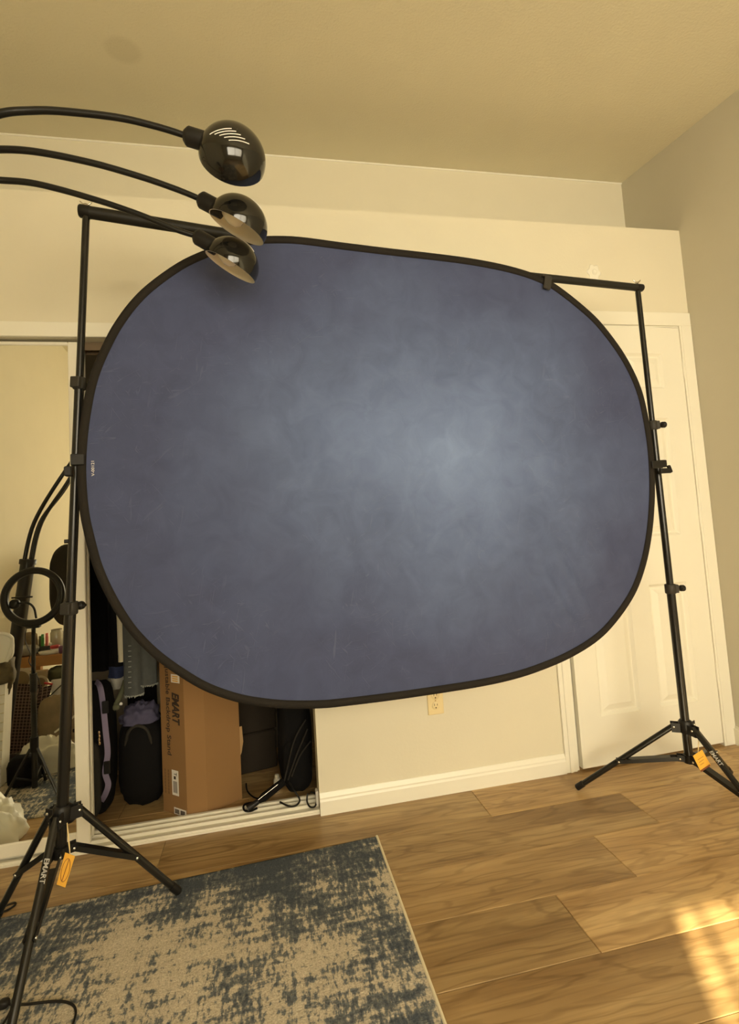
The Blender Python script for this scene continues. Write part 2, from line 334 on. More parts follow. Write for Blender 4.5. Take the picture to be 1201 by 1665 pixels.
# ------------------------------------------------------------------ geometry helpers
ORG = {}
class MB:
    def __init__(s): s.v = []; s.f = []; s.sm = []
    def add(s, vs, fs, smooth=False):
        o = len(s.v); s.v += [Vector(p) for p in vs]
        for q in fs: s.f.append([i + o for i in q]); s.sm.append(smooth)
        return s
    def box(s, x0, x1, y0, y1, z0, z1, M=None, ch=0.0):
        if ch:
            vs = []; fs = []
            X = (x0, x1); Y = (y0, y1); Z = (z0, z1)
            idx = {}
            for i in (0, 1):
                for j in (0, 1):
                    for k in (0, 1):
                        sx, sy, sz = (ch if i == 0 else -ch), (ch if j == 0 else -ch), (ch if k == 0 else -ch)
                        for a in range(3):
                            p = [X[i] + sx, Y[j] + sy, Z[k] + sz]
                            p[a] = (X[i], Y[j], Z[k])[a]
                            idx[(i, j, k, a)] = len(vs); vs.append(p)
            for a in range(3):
                b, c = [q for q in range(3) if q != a]
                for t in (0, 1):
                    def key(u, w):
                        k = [0, 0, 0]; k[a] = t; k[b] = u; k[c] = w; return idx[(*k, a)]
                    q = [key(0, 0), key(1, 0), key(1, 1), key(0, 1)]
                    fs.append(q)
            for a in range(3):             # edge chamfers: edges run along axis a
                b, c = [q for q in range(3) if q != a]
                for u in (0, 1):
                    for w in (0, 1):
                        def kk(t, ax):
                            k = [0, 0, 0]; k[a] = t; k[b] = u; k[c] = w; return idx[(*k, ax)]
                        fs.append([kk(0, b), kk(1, b), kk(1, c), kk(0, c)])
            for i in (0, 1):
                for j in (0, 1):
                    for k in (0, 1): fs.append([idx[(i, j, k, 0)], idx[(i, j, k, 1)], idx[(i, j, k, 2)]])
        else:
            vs = [(x, y, z) for x in (x0, x1) for y in (y0, y1) for z in (z0, z1)]
            fs = [(0, 1, 3, 2), (4, 6, 7, 5), (0, 4, 5, 1), (2, 3, 7, 6), (0, 2, 6, 4), (1, 5, 7, 3)]
        if M is not None: vs = [M @ Vector(p) for p in vs]
        return s.add(vs, fs)
    def tube(s, pts, r, n=10, cap=True):
        pts = [Vector(p) for p in pts]; m = len(pts)
        rs = r if isinstance(r, (list, tuple)) else [r] * m
        vs = []; fs = []; prev = None
        for i, p in enumerate(pts):
            t = (pts[min(i + 1, m - 1)] - pts[max(i - 1, 0)]).normalized()
            if prev is None:
                a = Vector((0, 0, 1)) if abs(t.z) < 0.9 else Vector((1, 0, 0))
                u = t.cross(a).normalized()
            else:
                u = (prev - t * prev.dot(t)).normalized()
            prev = u; w = t.cross(u)
            for k in range(n):
                an = 2 * math.pi * k / n
                vs.append(p + (u * math.cos(an) + w * math.sin(an)) * rs[i])
        for i in range(m - 1):
            for k in range(n):
                fs.append((i * n + k, i * n + (k + 1) % n, (i + 1) * n + (k + 1) % n, (i + 1) * n + k))
        s.add(vs, fs, True)
        if cap:
            s.add(vs[:n], [list(range(n - 1, -1, -1))]); s.add(vs[-n:], [list(range(n))])
        return s
    def lathe(s, prof, M=None, n=24, cap=False, smooth=True):
        vs = []; fs = []; m = len(prof)
        for r, z in prof:
            for k in range(n):
                a = 2 * math.pi * k / n; vs.append(Vector((r * math.cos(a), r * math.sin(a), z)))
        for i in range(m - 1):
            for k in range(n): fs.append((i * n + k, i * n + (k + 1) % n, (i + 1) * n + (k + 1) % n, (i + 1) * n + k))
        if M is not None: vs = [M @ p for p in vs]
        s.add(vs, fs, smooth)
        if cap: s.add(vs[:n], [list(range(n - 1, -1, -1))]); s.add(vs[-n:], [list(range(n))])
        return s
    def prism(s, poly, z0, z1):
        n = len(poly)
        vs = [(x, y, z0) for x, y in poly] + [(x, y, z1) for x, y in poly]
        fs = [list(range(n - 1, -1, -1)), list(range(n, 2 * n))] + [(i, (i + 1) % n, n + (i + 1) % n, n + i) for i in range(n)]
        return s.add(vs, fs)
    def blob(s, c, size, pw=0.6, nz=0.0, ns=3.0, seed=0, nu=28, nv=16, M=None):
        vs = []; fs = []
        def sg(x, p): return math.copysign(abs(x) ** p, x)
        for j in range(nv + 1):
            ph = -math.pi / 2 + math.pi * j / nv
            for i in range(nu):
                th = 2 * math.pi * i / nu
                p = Vector((sg(math.cos(ph), pw) * sg(math.cos(th), pw) * size[0] / 2, sg(math.cos(ph), pw) * sg(math.sin(th), pw) * size[1] / 2, sg(math.sin(ph), pw) * size[2] / 2))
                if nz:
                    d = mnoise.noise(p * ns / max(size) * 2 + Vector((seed * 3.7, seed * 1.3, seed)))
                    d += 0.5 * mnoise.noise(p * ns * 5 / max(size) + Vector((seed, 0, seed * 2)))
                    p = p * (1 + nz * d)
                if M is not None: p = M @ p
                vs.append(p + Vector(c))
        for j in range(nv):
            for i in range(nu): fs.append((j * nu + i, j * nu + (i + 1) % nu, (j + 1) * nu + (i + 1) % nu, (j + 1) * nu + i))
        return s.add(vs, fs, True)
    def build(s, name, material, parent=None, label=None):
        lo = Vector([min(p[i] for p in s.v) for i in range(3)]); hi = Vector([max(p[i] for p in s.v) for i in range(3)])
        org = Vector(((lo.x + hi.x) / 2, (lo.y + hi.y) / 2, lo.z if parent is None else (lo.z + hi.z) / 2))
        me = bpy.data.meshes.new(name)
        me.from_pydata([tuple(p - org) for p in s.v], [], s.f)
        me.polygons.foreach_set('use_smooth', s.sm)
        me.validate(); me.update()
        me.materials.append(MATS[material])
        o = bpy.data.objects.new(name, me); COL.objects.link(o)
        if parent is not None:
            o.parent = parent; o.location = org - ORG[parent.name]
        else: o.location = org
        ORG[o.name] = org
        if label: o['label'] = label
        return o
def empty(name, loc, label=None, cat=None, group=None, kind=None):
    o = bpy.data.objects.new(name, None); COL.objects.link(o); o.location = Vector(loc); o.empty_display_size = 0.05
    ORG[o.name] = Vector(loc); tag(o, label, cat, group, kind); return o
def tag(o, label=None, cat=None, group=None, kind=None):
    if label: o['label'] = label
    if cat: o['category'] = cat
    if group: o['group'] = group
    if kind: o['kind'] = kind
    return o
def S(o): o['kind'] = 'structure'; return o
def basis(o, x, y):
    x = Vector(x).normalized(); z = x.cross(Vector(y)).normalized(); y = z.cross(x)
    M = Matrix((x, y, z)).transposed().to_4x4(); M.translation = Vector(o); return M
def zto(o, z):
    z = Vector(z).normalized(); a = Vector((1, 0, 0)) if abs(z.x) < 0.9 else Vector((0, 1, 0))
    x = (a - z * a.dot(z)).normalized(); y = z.cross(x)
    M = Matrix((x, y, z)).transposed().to_4x4(); M.translation = Vector(o); return M
def spline(P, k=8, closed=False):
    P = [Vector(p) for p in P]; n = len(P); out = []
    for i in range(n if closed else n - 1):
        if closed: a, b, c, d = P[i - 1], P[i], P[(i + 1) % n], P[(i + 2) % n]
        else: a, b, c, d = P[max(i - 1, 0)], P[i], P[i + 1], P[min(i + 2, n - 1)]
        for j in range(k):
            t = j / k
            out.append(0.5 * ((2 * b) + (c - a) * t + (2 * a - 5 * b + 4 * c - d) * t * t + (3 * b - a - 3 * c + d) * t ** 3))
    if not closed: out.append(P[-1])
    return out
def text(mb, body, size, M, shear=0.0, bold=0.0, align='LEFT', sx=1.0, fit=None, sub=0):
    cu = bpy.data.curves.new('t', 'FONT'); cu.body = body; cu.size = size; cu.shear = shear; cu.offset = bold
    cu.align_x = align; cu.extrude = 0.0004; cu.resolution_u = 3
    ob = bpy.data.objects.new('t', cu); COL.objects.link(ob)
    dg = bpy.context.evaluated_depsgraph_get()
    me = bpy.data.meshes.new_from_object(ob.evaluated_get(dg))
    if sub:
        bm = bmesh.new(); bm.from_mesh(me); bmesh.ops.triangulate(bm, faces=bm.faces)
        bmesh.ops.subdivide_edges(bm, edges=bm.edges, cuts=sub, use_grid_fill=True); bm.to_mesh(me); bm.free()
    if fit: sx = fit / max(v.co.x for v in me.vertices)
    vs = [M @ Vector((v.co.x * sx, v.co.y, v.co.z)) for v in me.vertices]
    mb.add(vs, [list(p.vertices) for p in me.polygons])
    bpy.data.objects.remove(ob); bpy.data.curves.remove(cu); bpy.data.meshes.remove(me)
    return mb

# ================================================================== SETTING
D = 2.1525                                   # front face of the lower back wall
XR = 2.142                                   # right wall
XL = -1.56
YU = 2.518                                   # upper wall above the ledge
LEDGE = 2.547
CB = 2.86                                    # back of the closet
def ceil_z(y): return 3.057 - 0.117 * (YU - y)

# floor: planks, each a part
floor = MB().box(XL - 0.1, XR + 0.1, REAR - 0.1, CB + 0.1, -0.06, -0.012).build('floor', 'track_brown'); S(floor)
PW = 0.218; PL = 1.22
y = 1.284 - PW * 15
row = 0
joints = {15: 0.80, 16: 1.08, 17: 1.35, 18: 0.795, 14: 0.10, 13: 0.05}
tones = {}
while y < CB:
    x0j = joints.get(row, random.uniform(-0.6, 0.6))
    k0 = math.floor((XL - x0j) / PL)
    for k in range(k0, k0 + 6):
        a = max(XL, x0j + k * PL); b_ = min(XR, x0j + (k + 1) * PL)
        if b_ - a < 0.02: continue
        mb = MB(); g = 0.0006; c = 0.0016
        ya, yb = max(y, REAR) + g, min(y + PW, CB) - g
        if yb - ya < 0.02: continue
        mb.add([(a + g, ya, -0.012), (b_ - g, ya, -0.012), (b_ - g, yb, -0.012), (a + g, yb, -0.012),
                (a + g, ya, -c), (b_ - g, ya, -c), (b_ - g, yb, -c), (a + g, yb, -c),
                (a + g + c, ya + c, 0), (b_ - g - c, ya + c, 0), (b_ - g - c, yb - c, 0), (a + g + c, yb - c, 0)],
               [(3, 2, 1, 0), (0, 1, 5, 4), (1, 2, 6, 5), (2, 3, 7, 6), (3, 0, 4, 7), (4, 5, 9, 8), (5, 6, 10, 9), (6, 7, 11, 10), (7, 4, 8, 11), (8, 9, 10, 11)])
        o = mb.build('plank', 'plank', floor)
        t = {(15, -1): 0.80, (15, 0): 1.10, (16, -1): 0.88, (16, 0): 1.08, (17, -1): 0.95, (17, 0): 1.12, (14, -1): 1.02, (18, -1): 0.86, (18, 0): 1.1}.get((row, k), 1.0)
        o.color = (t, t, t, 1)
    y += PW; row += 1

def wall_with_holes(x0, x1, z0, z1, ya, yb, holes):
    mb = MB(); xs = sorted({x0, x1, *[h[0] for h in holes], *[h[1] for h in holes]}); zs = sorted({z0, z1, *[h[2] for h in holes], *[h[3] for h in holes]})
    for i in range(len(xs) - 1):
        for j in range(len(zs) - 1):
            cx_, cz_ = (xs[i] + xs[i + 1]) / 2, (zs[j] + zs[j + 1]) / 2
            if any(h[0] < cx_ < h[1] and h[2] < cz_ < h[3] for h in holes): continue
            mb.box(xs[i], xs[i + 1], ya, yb, zs[j], zs[j + 1])
    return mb
OX0, OX1, OZ = -1.46, 0.160, 1.948           # closet opening
DX0, DX1, DZ = 1.302, 2.080, 2.040           # door opening
wall_back = S(wall_with_holes(XL, XR, 0, LEDGE, D, D + 0.115, [(OX0, OX1, 0, OZ), (DX0, DX1, 0, DZ)]).build('wall_back', 'wall'))
S(MB().box(XL, XR, D + 0.115, YU, LEDGE - 0.02, LEDGE).build('trim_plant_ledge', 'wall'))
S(MB().box(XL - 0.1, XR + 0.1, YU, YU + 0.1, LEDGE - 0.02, 3.2).build('wall_back_upper', 'wall'))
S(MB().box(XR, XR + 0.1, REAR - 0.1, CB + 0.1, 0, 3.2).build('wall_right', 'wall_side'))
S(MB().box(XL - 0.1, XL, REAR - 0.1, CB + 0.1, 0, 3.2).build('wall_left', 'wall'))
S(wall_with_holes(XL, XR, 0, 3.0, REAR - 0.12, REAR, [WIN]).build('wall_rear', 'wall'))
mb = MB()
yz = [(REAR - 0.12, ceil_z(REAR - 0.12)), (YU + 0.1, ceil_z(YU + 0.1))]
mb.add([(x, y, z + t) for t in (0, 0.08) for x in (XL - 0.1, XR + 0.1) for y, z in yz],
       [(0, 1, 3, 2), (4, 6, 7, 5), (0, 4, 5, 1), (2, 3, 7, 6), (0, 2, 6, 4), (1, 5, 7, 3)])
S(mb.build('ceiling', 'ceiling'))
def ceiling_stain():
    d = ray(200, 82); k = 0.117                    # faint round patch in the ceiling paint
    t = (ceil_z(0) - CAM_H) / (d.z - k * d.y); c = d * t + Vector((0, 0, CAM_H))
    nt = MATS['ceiling'].node_tree; b = nt.nodes['Principled BSDF']; L = nt.links.new
    src = b.inputs['Base Color'].links[0].from_socket
    ge = N(nt, 'ShaderNodeNewGeometry'); su = N(nt, 'ShaderNodeVectorMath', op='DISTANCE'); L(ge.outputs['Position'], su.inputs[0]); su.inputs[1].default_value = c
    mr = N(nt, 'ShaderNodeMapRange', i_From_Min=0.05, i_From_Max=0.075, i_To_Min=0.5, i_To_Max=0.0); L(su.outputs['Value'], mr.inputs[0])
    L(mixc(nt, mr.outputs[0], src, (0.60, 0.55, 0.40)), b.inputs['Base Color'])
ceiling_stain()
# bead of caulk along the ceiling line
S(MB().tube([(XL, YU - 0.001, ceil_z(YU) - 0.002), (XR, YU - 0.001, ceil_z(YU) - 0.002)], 0.006, 6).build('trim_ceiling_bead', 'white_trim'))
# closet interior
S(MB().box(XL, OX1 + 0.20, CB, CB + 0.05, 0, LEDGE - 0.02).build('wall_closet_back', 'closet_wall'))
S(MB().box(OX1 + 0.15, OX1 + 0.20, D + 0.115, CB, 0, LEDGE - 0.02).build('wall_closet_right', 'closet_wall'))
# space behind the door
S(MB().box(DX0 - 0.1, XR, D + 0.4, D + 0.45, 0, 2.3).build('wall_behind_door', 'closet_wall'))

# baseboards
def baseboard(name, x0, x1):
    mb = MB(); pr = [(0, 0), (0, -0.014), (0.052, -0.014), (0.060, -0.011), (0.066, -0.011), (0.078, -0.006), (0.083, -0.004), (0.083, 0)]
    n = len(pr); vs = [(x, D + q, z) for x in (x0, x1) for z, q in pr]
    mb.add(vs, [list(range(n)), list(range(2 * n - 1, n - 1, -1))] + [(i, i + n, (i + 1) % n + n, (i + 1) % n) for i in range(n)])
    return S(mb.build(name, 'white_trim'))
baseboard('baseboard_back', OX1 - 0.0, 1.244)
mb = MB(); mb.box(XR - 0.014, XR, REAR, D - 0.001, 0, 0.075); mb.box(XR - 0.008, XR, REAR, D - 0.001, 0.075, 0.085)
S(mb.build('baseboard_right', 'white_trim'))
mb = MB(); mb.box(XL, XL + 0.014, REAR, D, 0, 0.075); mb.box(XL, XL + 0.008, REAR, D, 0.075, 0.085)
S(mb.build('baseboard_left', 'white_trim'))

# closet header, jambs and floor track
S(MB().box(OX0 - 0.07, OX1 + 0.0, D - 0.012, D - 0.0005, OZ, 2.007, ch=0.002).build('trim_closet_header', 'white_trim'))
mb = MB()
mb.box(OX0 + 0.001, OX1 - 0.001, D + 0.046, D + 0.112, OZ - 0.006, OZ - 0.001)
for yy in (D + 0.050, D + 0.102): mb.box(OX0 + 0.001, OX1 - 0.001, yy - 0.003, yy + 0.003, OZ - 0.034, OZ - 0.006)
S(mb.build('trim_closet_top_track', 'track_brown'))
mb = MB()
mb.box(OX0 + 0.001, OX1 - 0.001, D + 0.002, D + 0.124, 0.0005, 0.008)
for yy, w, hh in ((D + 0.012, 0.012, 0.016), (D + 0.050, 0.006, 0.020), (D + 0.088, 0.006, 0.020), (D + 0.117, 0.012, 0.022)):
    mb.box(OX0 + 0.001, OX1 - 0.001, yy - w / 2, yy + w / 2, 0.008, hh)
S(mb.build('trim_closet_floor_track', 'white_frame'))
MB().box(OX1 - 0.012, OX1 - 0.001, D + 0.03, D + 0.06, 0.022, 0.075, ch=0.002).build('floor_guide', 'white_plastic')
tag(bpy.data.objects['floor_guide'], 'small white plastic door guide at the foot of the closet jamb', 'door guide')

# sliding mirror doors
def mirror_door(name, x0, x1, yf, ztop, zbot=0.024, fw=0.047):
    e = empty(name, ((x0 + x1) / 2, yf + 0.012, zbot)); S(e)
    MB().box(x0 + fw - 0.004, x1 - fw + 0.004, yf + 0.006, yf + 0.010, zbot + fw - 0.004, ztop - 0.012, None).build('mirror_pane', 'mirror', e)
    MB().box(x0, x0 + fw, yf, yf + 0.022, zbot, ztop, ch=0.003).build('stile', 'white_frame', e)
    MB().box(x1 - fw, x1, yf, yf + 0.022, zbot, ztop, ch=0.003).build('stile', 'white_frame', e)
    MB().box(x0 + fw, x1 - fw, yf, yf + 0.022, zbot, zbot + fw, ch=0.003).build('bottom_rail', 'white_frame', e)
    MB().box(x0 + fw, x1 - fw, yf, yf + 0.022, ztop - 0.014, ztop, ch=0.003).build('top_rail', 'white_frame', e)
    return e
XM = onY(139, 900, D + 0.03).x
mirror_door('door_2', XM - 0.78, XM, D + 0.018, OZ - 0.010)
mirror_door('door_3', XM - 0.80, XM - 0.004, D + 0.066, OZ - 0.016)

# door casing and six-panel door
def casing(name, x0, x1, z0, z1, vertical=True, bead=True):
    mb = MB()
    if vertical:
        mb.box(x0, x1, D - 0.011, D - 0.0005, z0, z1, ch=0.002); w = x1 - x0
        if bead: mb.box(x0 + w * 0.35, x0 + w * 0.62, D - 0.015, D - 0.010, z0, z1, ch=0.002)
    else:
        mb.box(x0, x1, D - 0.011, D - 0.0005, z0, z1, ch=0.002)
    return S(mb.build(name, 'white_trim'))
casing('trim_casing_left', 1.244, DX0 - 0.002, 0, DZ)
casing('trim_casing_right', DX1 + 0.002, XR - 0.001, 0, DZ, True, False)
casing('trim_casing_top', 1.244, XR - 0.001, DZ, 2.107, False)
mb = MB(); mb.box(DX0 - 0.002, DX0 + 0.012, D + 0.0, D + 0.114, 0, DZ); mb.box(DX1 - 0.007, DX1 + 0.002, D - 0.008, D + 0.114, 0, DZ); mb.box(DX0, DX1, D + 0.0, D + 0.114, DZ - 0.006, DZ)
S(mb.build('trim_door_jamb', 'white_trim'))

door = empty('door_1', (2.072, D + 0.004, 0.012)); S(door)
Mdoor = Matrix.Translation((2.072, D + 0.002, 0)) @ Matrix.Rotation(R(1.6), 4, 'Z') @ Matrix.Translation((-2.072, -(D + 0.002), 0))
lx0, lx1, lz0, lz1 = 1.318, 2.0715, 0.014, 2.031
cols = [(1.432, 1.640), (1.748, 1.956)]; rows = [(0.222, 0.780), (1.005, 1.575), (1.722, 1.898)]
mb = MB(); yf = D - 0.002
mb.box(lx0, lx1, yf + 0.014, yf + 0.035, lz0, lz1, Mdoor)
xs = [lx0, cols[0][0], cols[0][1], cols[1][0], cols[1][1], lx1]; zs = [lz0, rows[0][0], rows[0][1], rows[1][0], rows[1][1], rows[2][0], rows[2][1], lz1]
for i in range(5):
    for j in range(7):
        if i in (1, 3) and j in (1, 3, 5): continue
        mb.box(xs[i], xs[i + 1], yf, yf + 0.0145, zs[j], zs[j + 1], Mdoor)
mb.build('door_leaf', 'door_paint', door)
for cx0, cx1 in cols:
    for rz0, rz1 in rows:
        mb = MB()
        def rect(d, dep): return [Mdoor @ Vector(p) for p in ((cx0 + d, yf + dep, rz0 + d), (cx1 - d, yf + dep, rz0 + d), (cx1 - d, yf + dep, rz1 - d), (cx0 + d, yf + dep, rz1 - d))]
        loops = [rect(0.0, 0.0005), rect(0.012, 0.0125), rect(0.020, 0.0125), rect(0.046, 0.002)]
        vs = sum(loops, [])
        fs = [(12, 13, 14, 15)]
        for l in range(3):
            for k in range(4): fs.append((l * 4 + k, l * 4 + (k + 1) % 4, l * 4 + 4 + (k + 1) % 4, l * 4 + 4 + k))
        mb.add(vs, fs); mb.build('panel', 'door_paint', door)
for hz in (1.82, 1.08, 0.335):
    mb = MB(); mb.tube([(2.0755, D - 0.004, hz - 0.045), (2.0755, D - 0.004, hz + 0.045)], 0.0055, 8)
    for k in (-1, 1): mb.lathe([(0.0, 0.004), (0.004, 0.002), (0.0035, -0.002)], Matrix.Translation((2.0755, D - 0.004, hz + k * 0.048)), 8)
    mb.build('hinge', 'door_paint', door)
MB().box(DX0, DX1, D + 0.02, D + 0.10, 0.0005, 0.008).build('threshold', 'cardboard', door)

# rear window (behind the camera): frame, pane-less sliding sash bars, vertical blind
win = empty('window_1', ((WIN[0] + WIN[1]) / 2, REAR, WIN[2])); S(win)
mb = MB(); x0, x1, z0, z1 = WIN
for a, b_, c, d_ in ((x0, x1, z0, z0 + 0.04), (x0, x1, z1 - 0.04, z1), (x0, x0 + 0.04, z0 + 0.04, z1 - 0.04), (x1 - 0.04, x1, z0 + 0.04, z1 - 0.04), ((x0 + x1) / 2 - 0.02, (x0 + x1) / 2 + 0.02, z0 + 0.04, z1 - 0.04)):
    mb.box(a, b_, REAR - 0.10, REAR - 0.06, c, d_)
mb.build('window_frame', 'white_frame', win)
ang = math.atan2(0.891, 0.453)
ns = 22
for i in range(ns):
    xx = x0 + 0.06 + (x1 - x0 - 0.12) * i / (ns - 1)
    Ms = Matrix.Translation((xx, REAR + 0.03, 0)) @ Matrix.Rotation(ang + R(14), 4, 'Z')
    MB().box(-0.04, 0.04, -0.0008, 0.0008, z0 - 0.02, z1 + 0.02, Ms).build('blind_slat', 'slat', win)
MB().box(x0 - 0.05, x1 + 0.05, REAR + 0.002, REAR + 0.05, z1 + 0.022, z1 + 0.06, ch=0.003).build('blind_rail', 'white_plastic', win)

# ================================================================== RUG
def build_rug():
    nx, ny = 300, 300
    x0, x1 = -1.53, 0.344
    vs = []; fs = []
    for j in range(ny + 1):
        for i in range(nx + 1):
            u, v = i / nx, j / ny
            x = x0 + (x1 - x0) * u
            yb = 1.933 - (0.344 - x) * 0.0535
            y = -0.45 + (yb + 0.45) * v
            z = 0.010 + 0.0022 * mnoise.noise((x * 95, y * 95, 0)) + 0.001 * mnoise.noise((x * 40, y * 40, 3))
            if i in (0, nx) or j in (0, ny): z = 0.007
            vs.append((x, y, z))
    w = nx + 1
    for j in range(ny):
        for i in range(nx): fs.append((j * w + i, j * w + i + 1, (j + 1) * w + i + 1, (j + 1) * w + i))
    b = [i for i in range(w)] + [j * w + nx for j in range(1, ny + 1)] + [ny * w + i for i in range(nx - 1, -1, -1)] + [j * w for j in range(ny - 1, 0, -1)]
    o = len(vs); n = len(b)
    vs += [(vs[k][0], vs[k][1], 0.0008) for k in b]
    fs += [(b[k], o + k, o + (k + 1) % n, b[(k + 1) % n]) for k in range(n)]
    e = empty('area_rug', ((x0 + x1) / 2, 0.74, 0.0), 'distressed beige and slate blue area rug on the wood floor', 'rug')
    mb = MB(); mb.add(vs, fs, True); pile = mb.build('pile', 'rug', e)
    pts = [(x0, -0.45), (x1, -0.45), (x1, 1.933), (x0, 1.933 - (0.344 - x0) * 0.0535)]
    for k in (1, 3):
        a, c = pts[k], pts[(k + 1) % 4]
        MB().tube([(a[0], a[1], 0.0062), (c[0], c[1], 0.0062)], 0.0052, 8).build('bound_edge', 'cream_cloth', e, 'pale stitched binding along the edge')
build_rug()

# ================================================================== BACKDROP PANEL
contour = [(440, 384.6), (486, 386), (555, 395), (631.5, 404.5), (708, 413.3), (765.5, 421), (815, 430.5), (853.6, 441), (884, 453), (908, 466.8), (944, 495), (973.5, 522.5), (1003, 560), (1024, 594), (1040.8, 631.8), (1051, 671.7), (1059.5, 724), (1063, 775), (1062.7, 817.8), (1058.9, 864.4), (1051, 909), (1037.8, 951), (1020, 984.4), (993, 1020), (966.7, 1044.4), (931, 1066.7), (893.5, 1084), (844, 1101.5), (786, 1115), (709.8, 1127.5), (633, 1138.6), (556.6, 1148), (519.7, 1151.2), (466, 1151.6), (420, 1147.4), (380, 1139.7), (333, 1123), (293, 1100), (253, 1071.5), (220, 1040), (196.6, 1010), (173, 970), (153.3, 926.5), (140, 880), (130.5, 836), (126, 790), (125.5, 750), (128, 710), (133.5, 669), (141.5, 628), (153, 592), (171, 553), (186, 526), (210, 493), (240, 463), (288, 428.6), (330, 408.5), (370, 395), (405, 387)]
def panel_y(x): return 1.578 + (x + 0.5) * 0.072
def on_panel(px, py, off=0.0):
    d = ray(px, py); t = (1.578 + 0.036 + off) / (d.y - 0.072 * d.x)
    return d * t + Vector((0, 0, CAM_H))
C3 = [on_panel(*q) for q in contour]
cen = sum(C3, Vector()) / len(C3)
loop = spline(C3, 4, True)
ux = Vector((1, 0.072, 0)).normalized(); un = Vector((0.072, -1, 0)).normalized()      # panel direction, normal to the room
def inset(lp, d):
    out = []; n = len(lp)
    for i in range(n):
        t = (lp[(i + 2) % n] - lp[i - 2]).normalized()
        nn = t.cross(un)
        if nn.dot(cen - lp[i]) < 0: nn = -nn
        out.append(lp[i] + nn * d)
    return out
bd = empty('collapsible_backdrop', (cen.x, cen.y, min(p.z for p in loop)), 'large oval blue mottled photo backdrop with black rim hung between the stands', 'backdrop')
inner = inset(loop, 0.021)
nl = len(inner); NR = 44
vs = []; fs = []
for k in range(NR + 1):
    s = (k / NR)
    for p in inner:
        q = cen + (p - cen) * s
        a = (q - cen).dot(ux); b_ = q.z - cen.z
        w = 0.0035 * mnoise.noise((a * 3, b_ * 3, 1.0)) + 0.0012 * mnoise.noise((a * 14, b_ * 14, 4.0))
        # slack folds near the lower right edge
        fx, fz = a - 0.66, b_ + 0.46
        g = math.exp(-((fx / 0.17) ** 2 + (fz / 0.15) ** 2))
        w += g * 0.0115 * math.sin((fx * 0.9 + fz * 0.45) * 75)
        w *= min(1.0, (1 - s) * 9)
        vs.append(q + un * w)
for k in range(NR):
    for i in range(nl): fs.append((k * nl + i, k * nl + (i + 1) % nl, (k + 1) * nl + (i + 1) % nl, (k + 1) * nl + i))
mb = MB(); mb.add(vs, fs, True)
fab = mb.build('fabric', 'backdrop', bd, 'blue mottled printed fabric')
# rim: flat sewn band with a rounded section
rim = MB(); o1, o2 = loop, inset(loop, 0.012); o3 = inset(loop, 0.0235)
secs = []
for i in range(nl):
    secs.append([o1[i], o1[i] + un * 0.004, o2[i] + un * 0.0075, o3[i] + un * 0.004, o3[i] - un * 0.004, o2[i] - un * 0.0075, o1[i] - un * 0.004])
vs = sum(secs, []); m_ = 7
rim.add(vs, [(i * m_ + k, i * m_ + (k + 1) % m_, ((i + 1) % nl) * m_ + (k + 1) % m_, ((i + 1) % nl) * m_ + k) for i in range(nl) for k in range(m_)], True)
rim.build('rim_band', 'rim', bd, 'black sewn rim of the backdrop')
p0 = on_panel(153.5, 774, -0.006)
text(mb := MB(), 'V-00121', 0.011, basis(p0, (0, 0, 1), (-ux)), fit=0.043)
mb.build('print_code', 'white_ink', bd, 'tiny pale printed code')

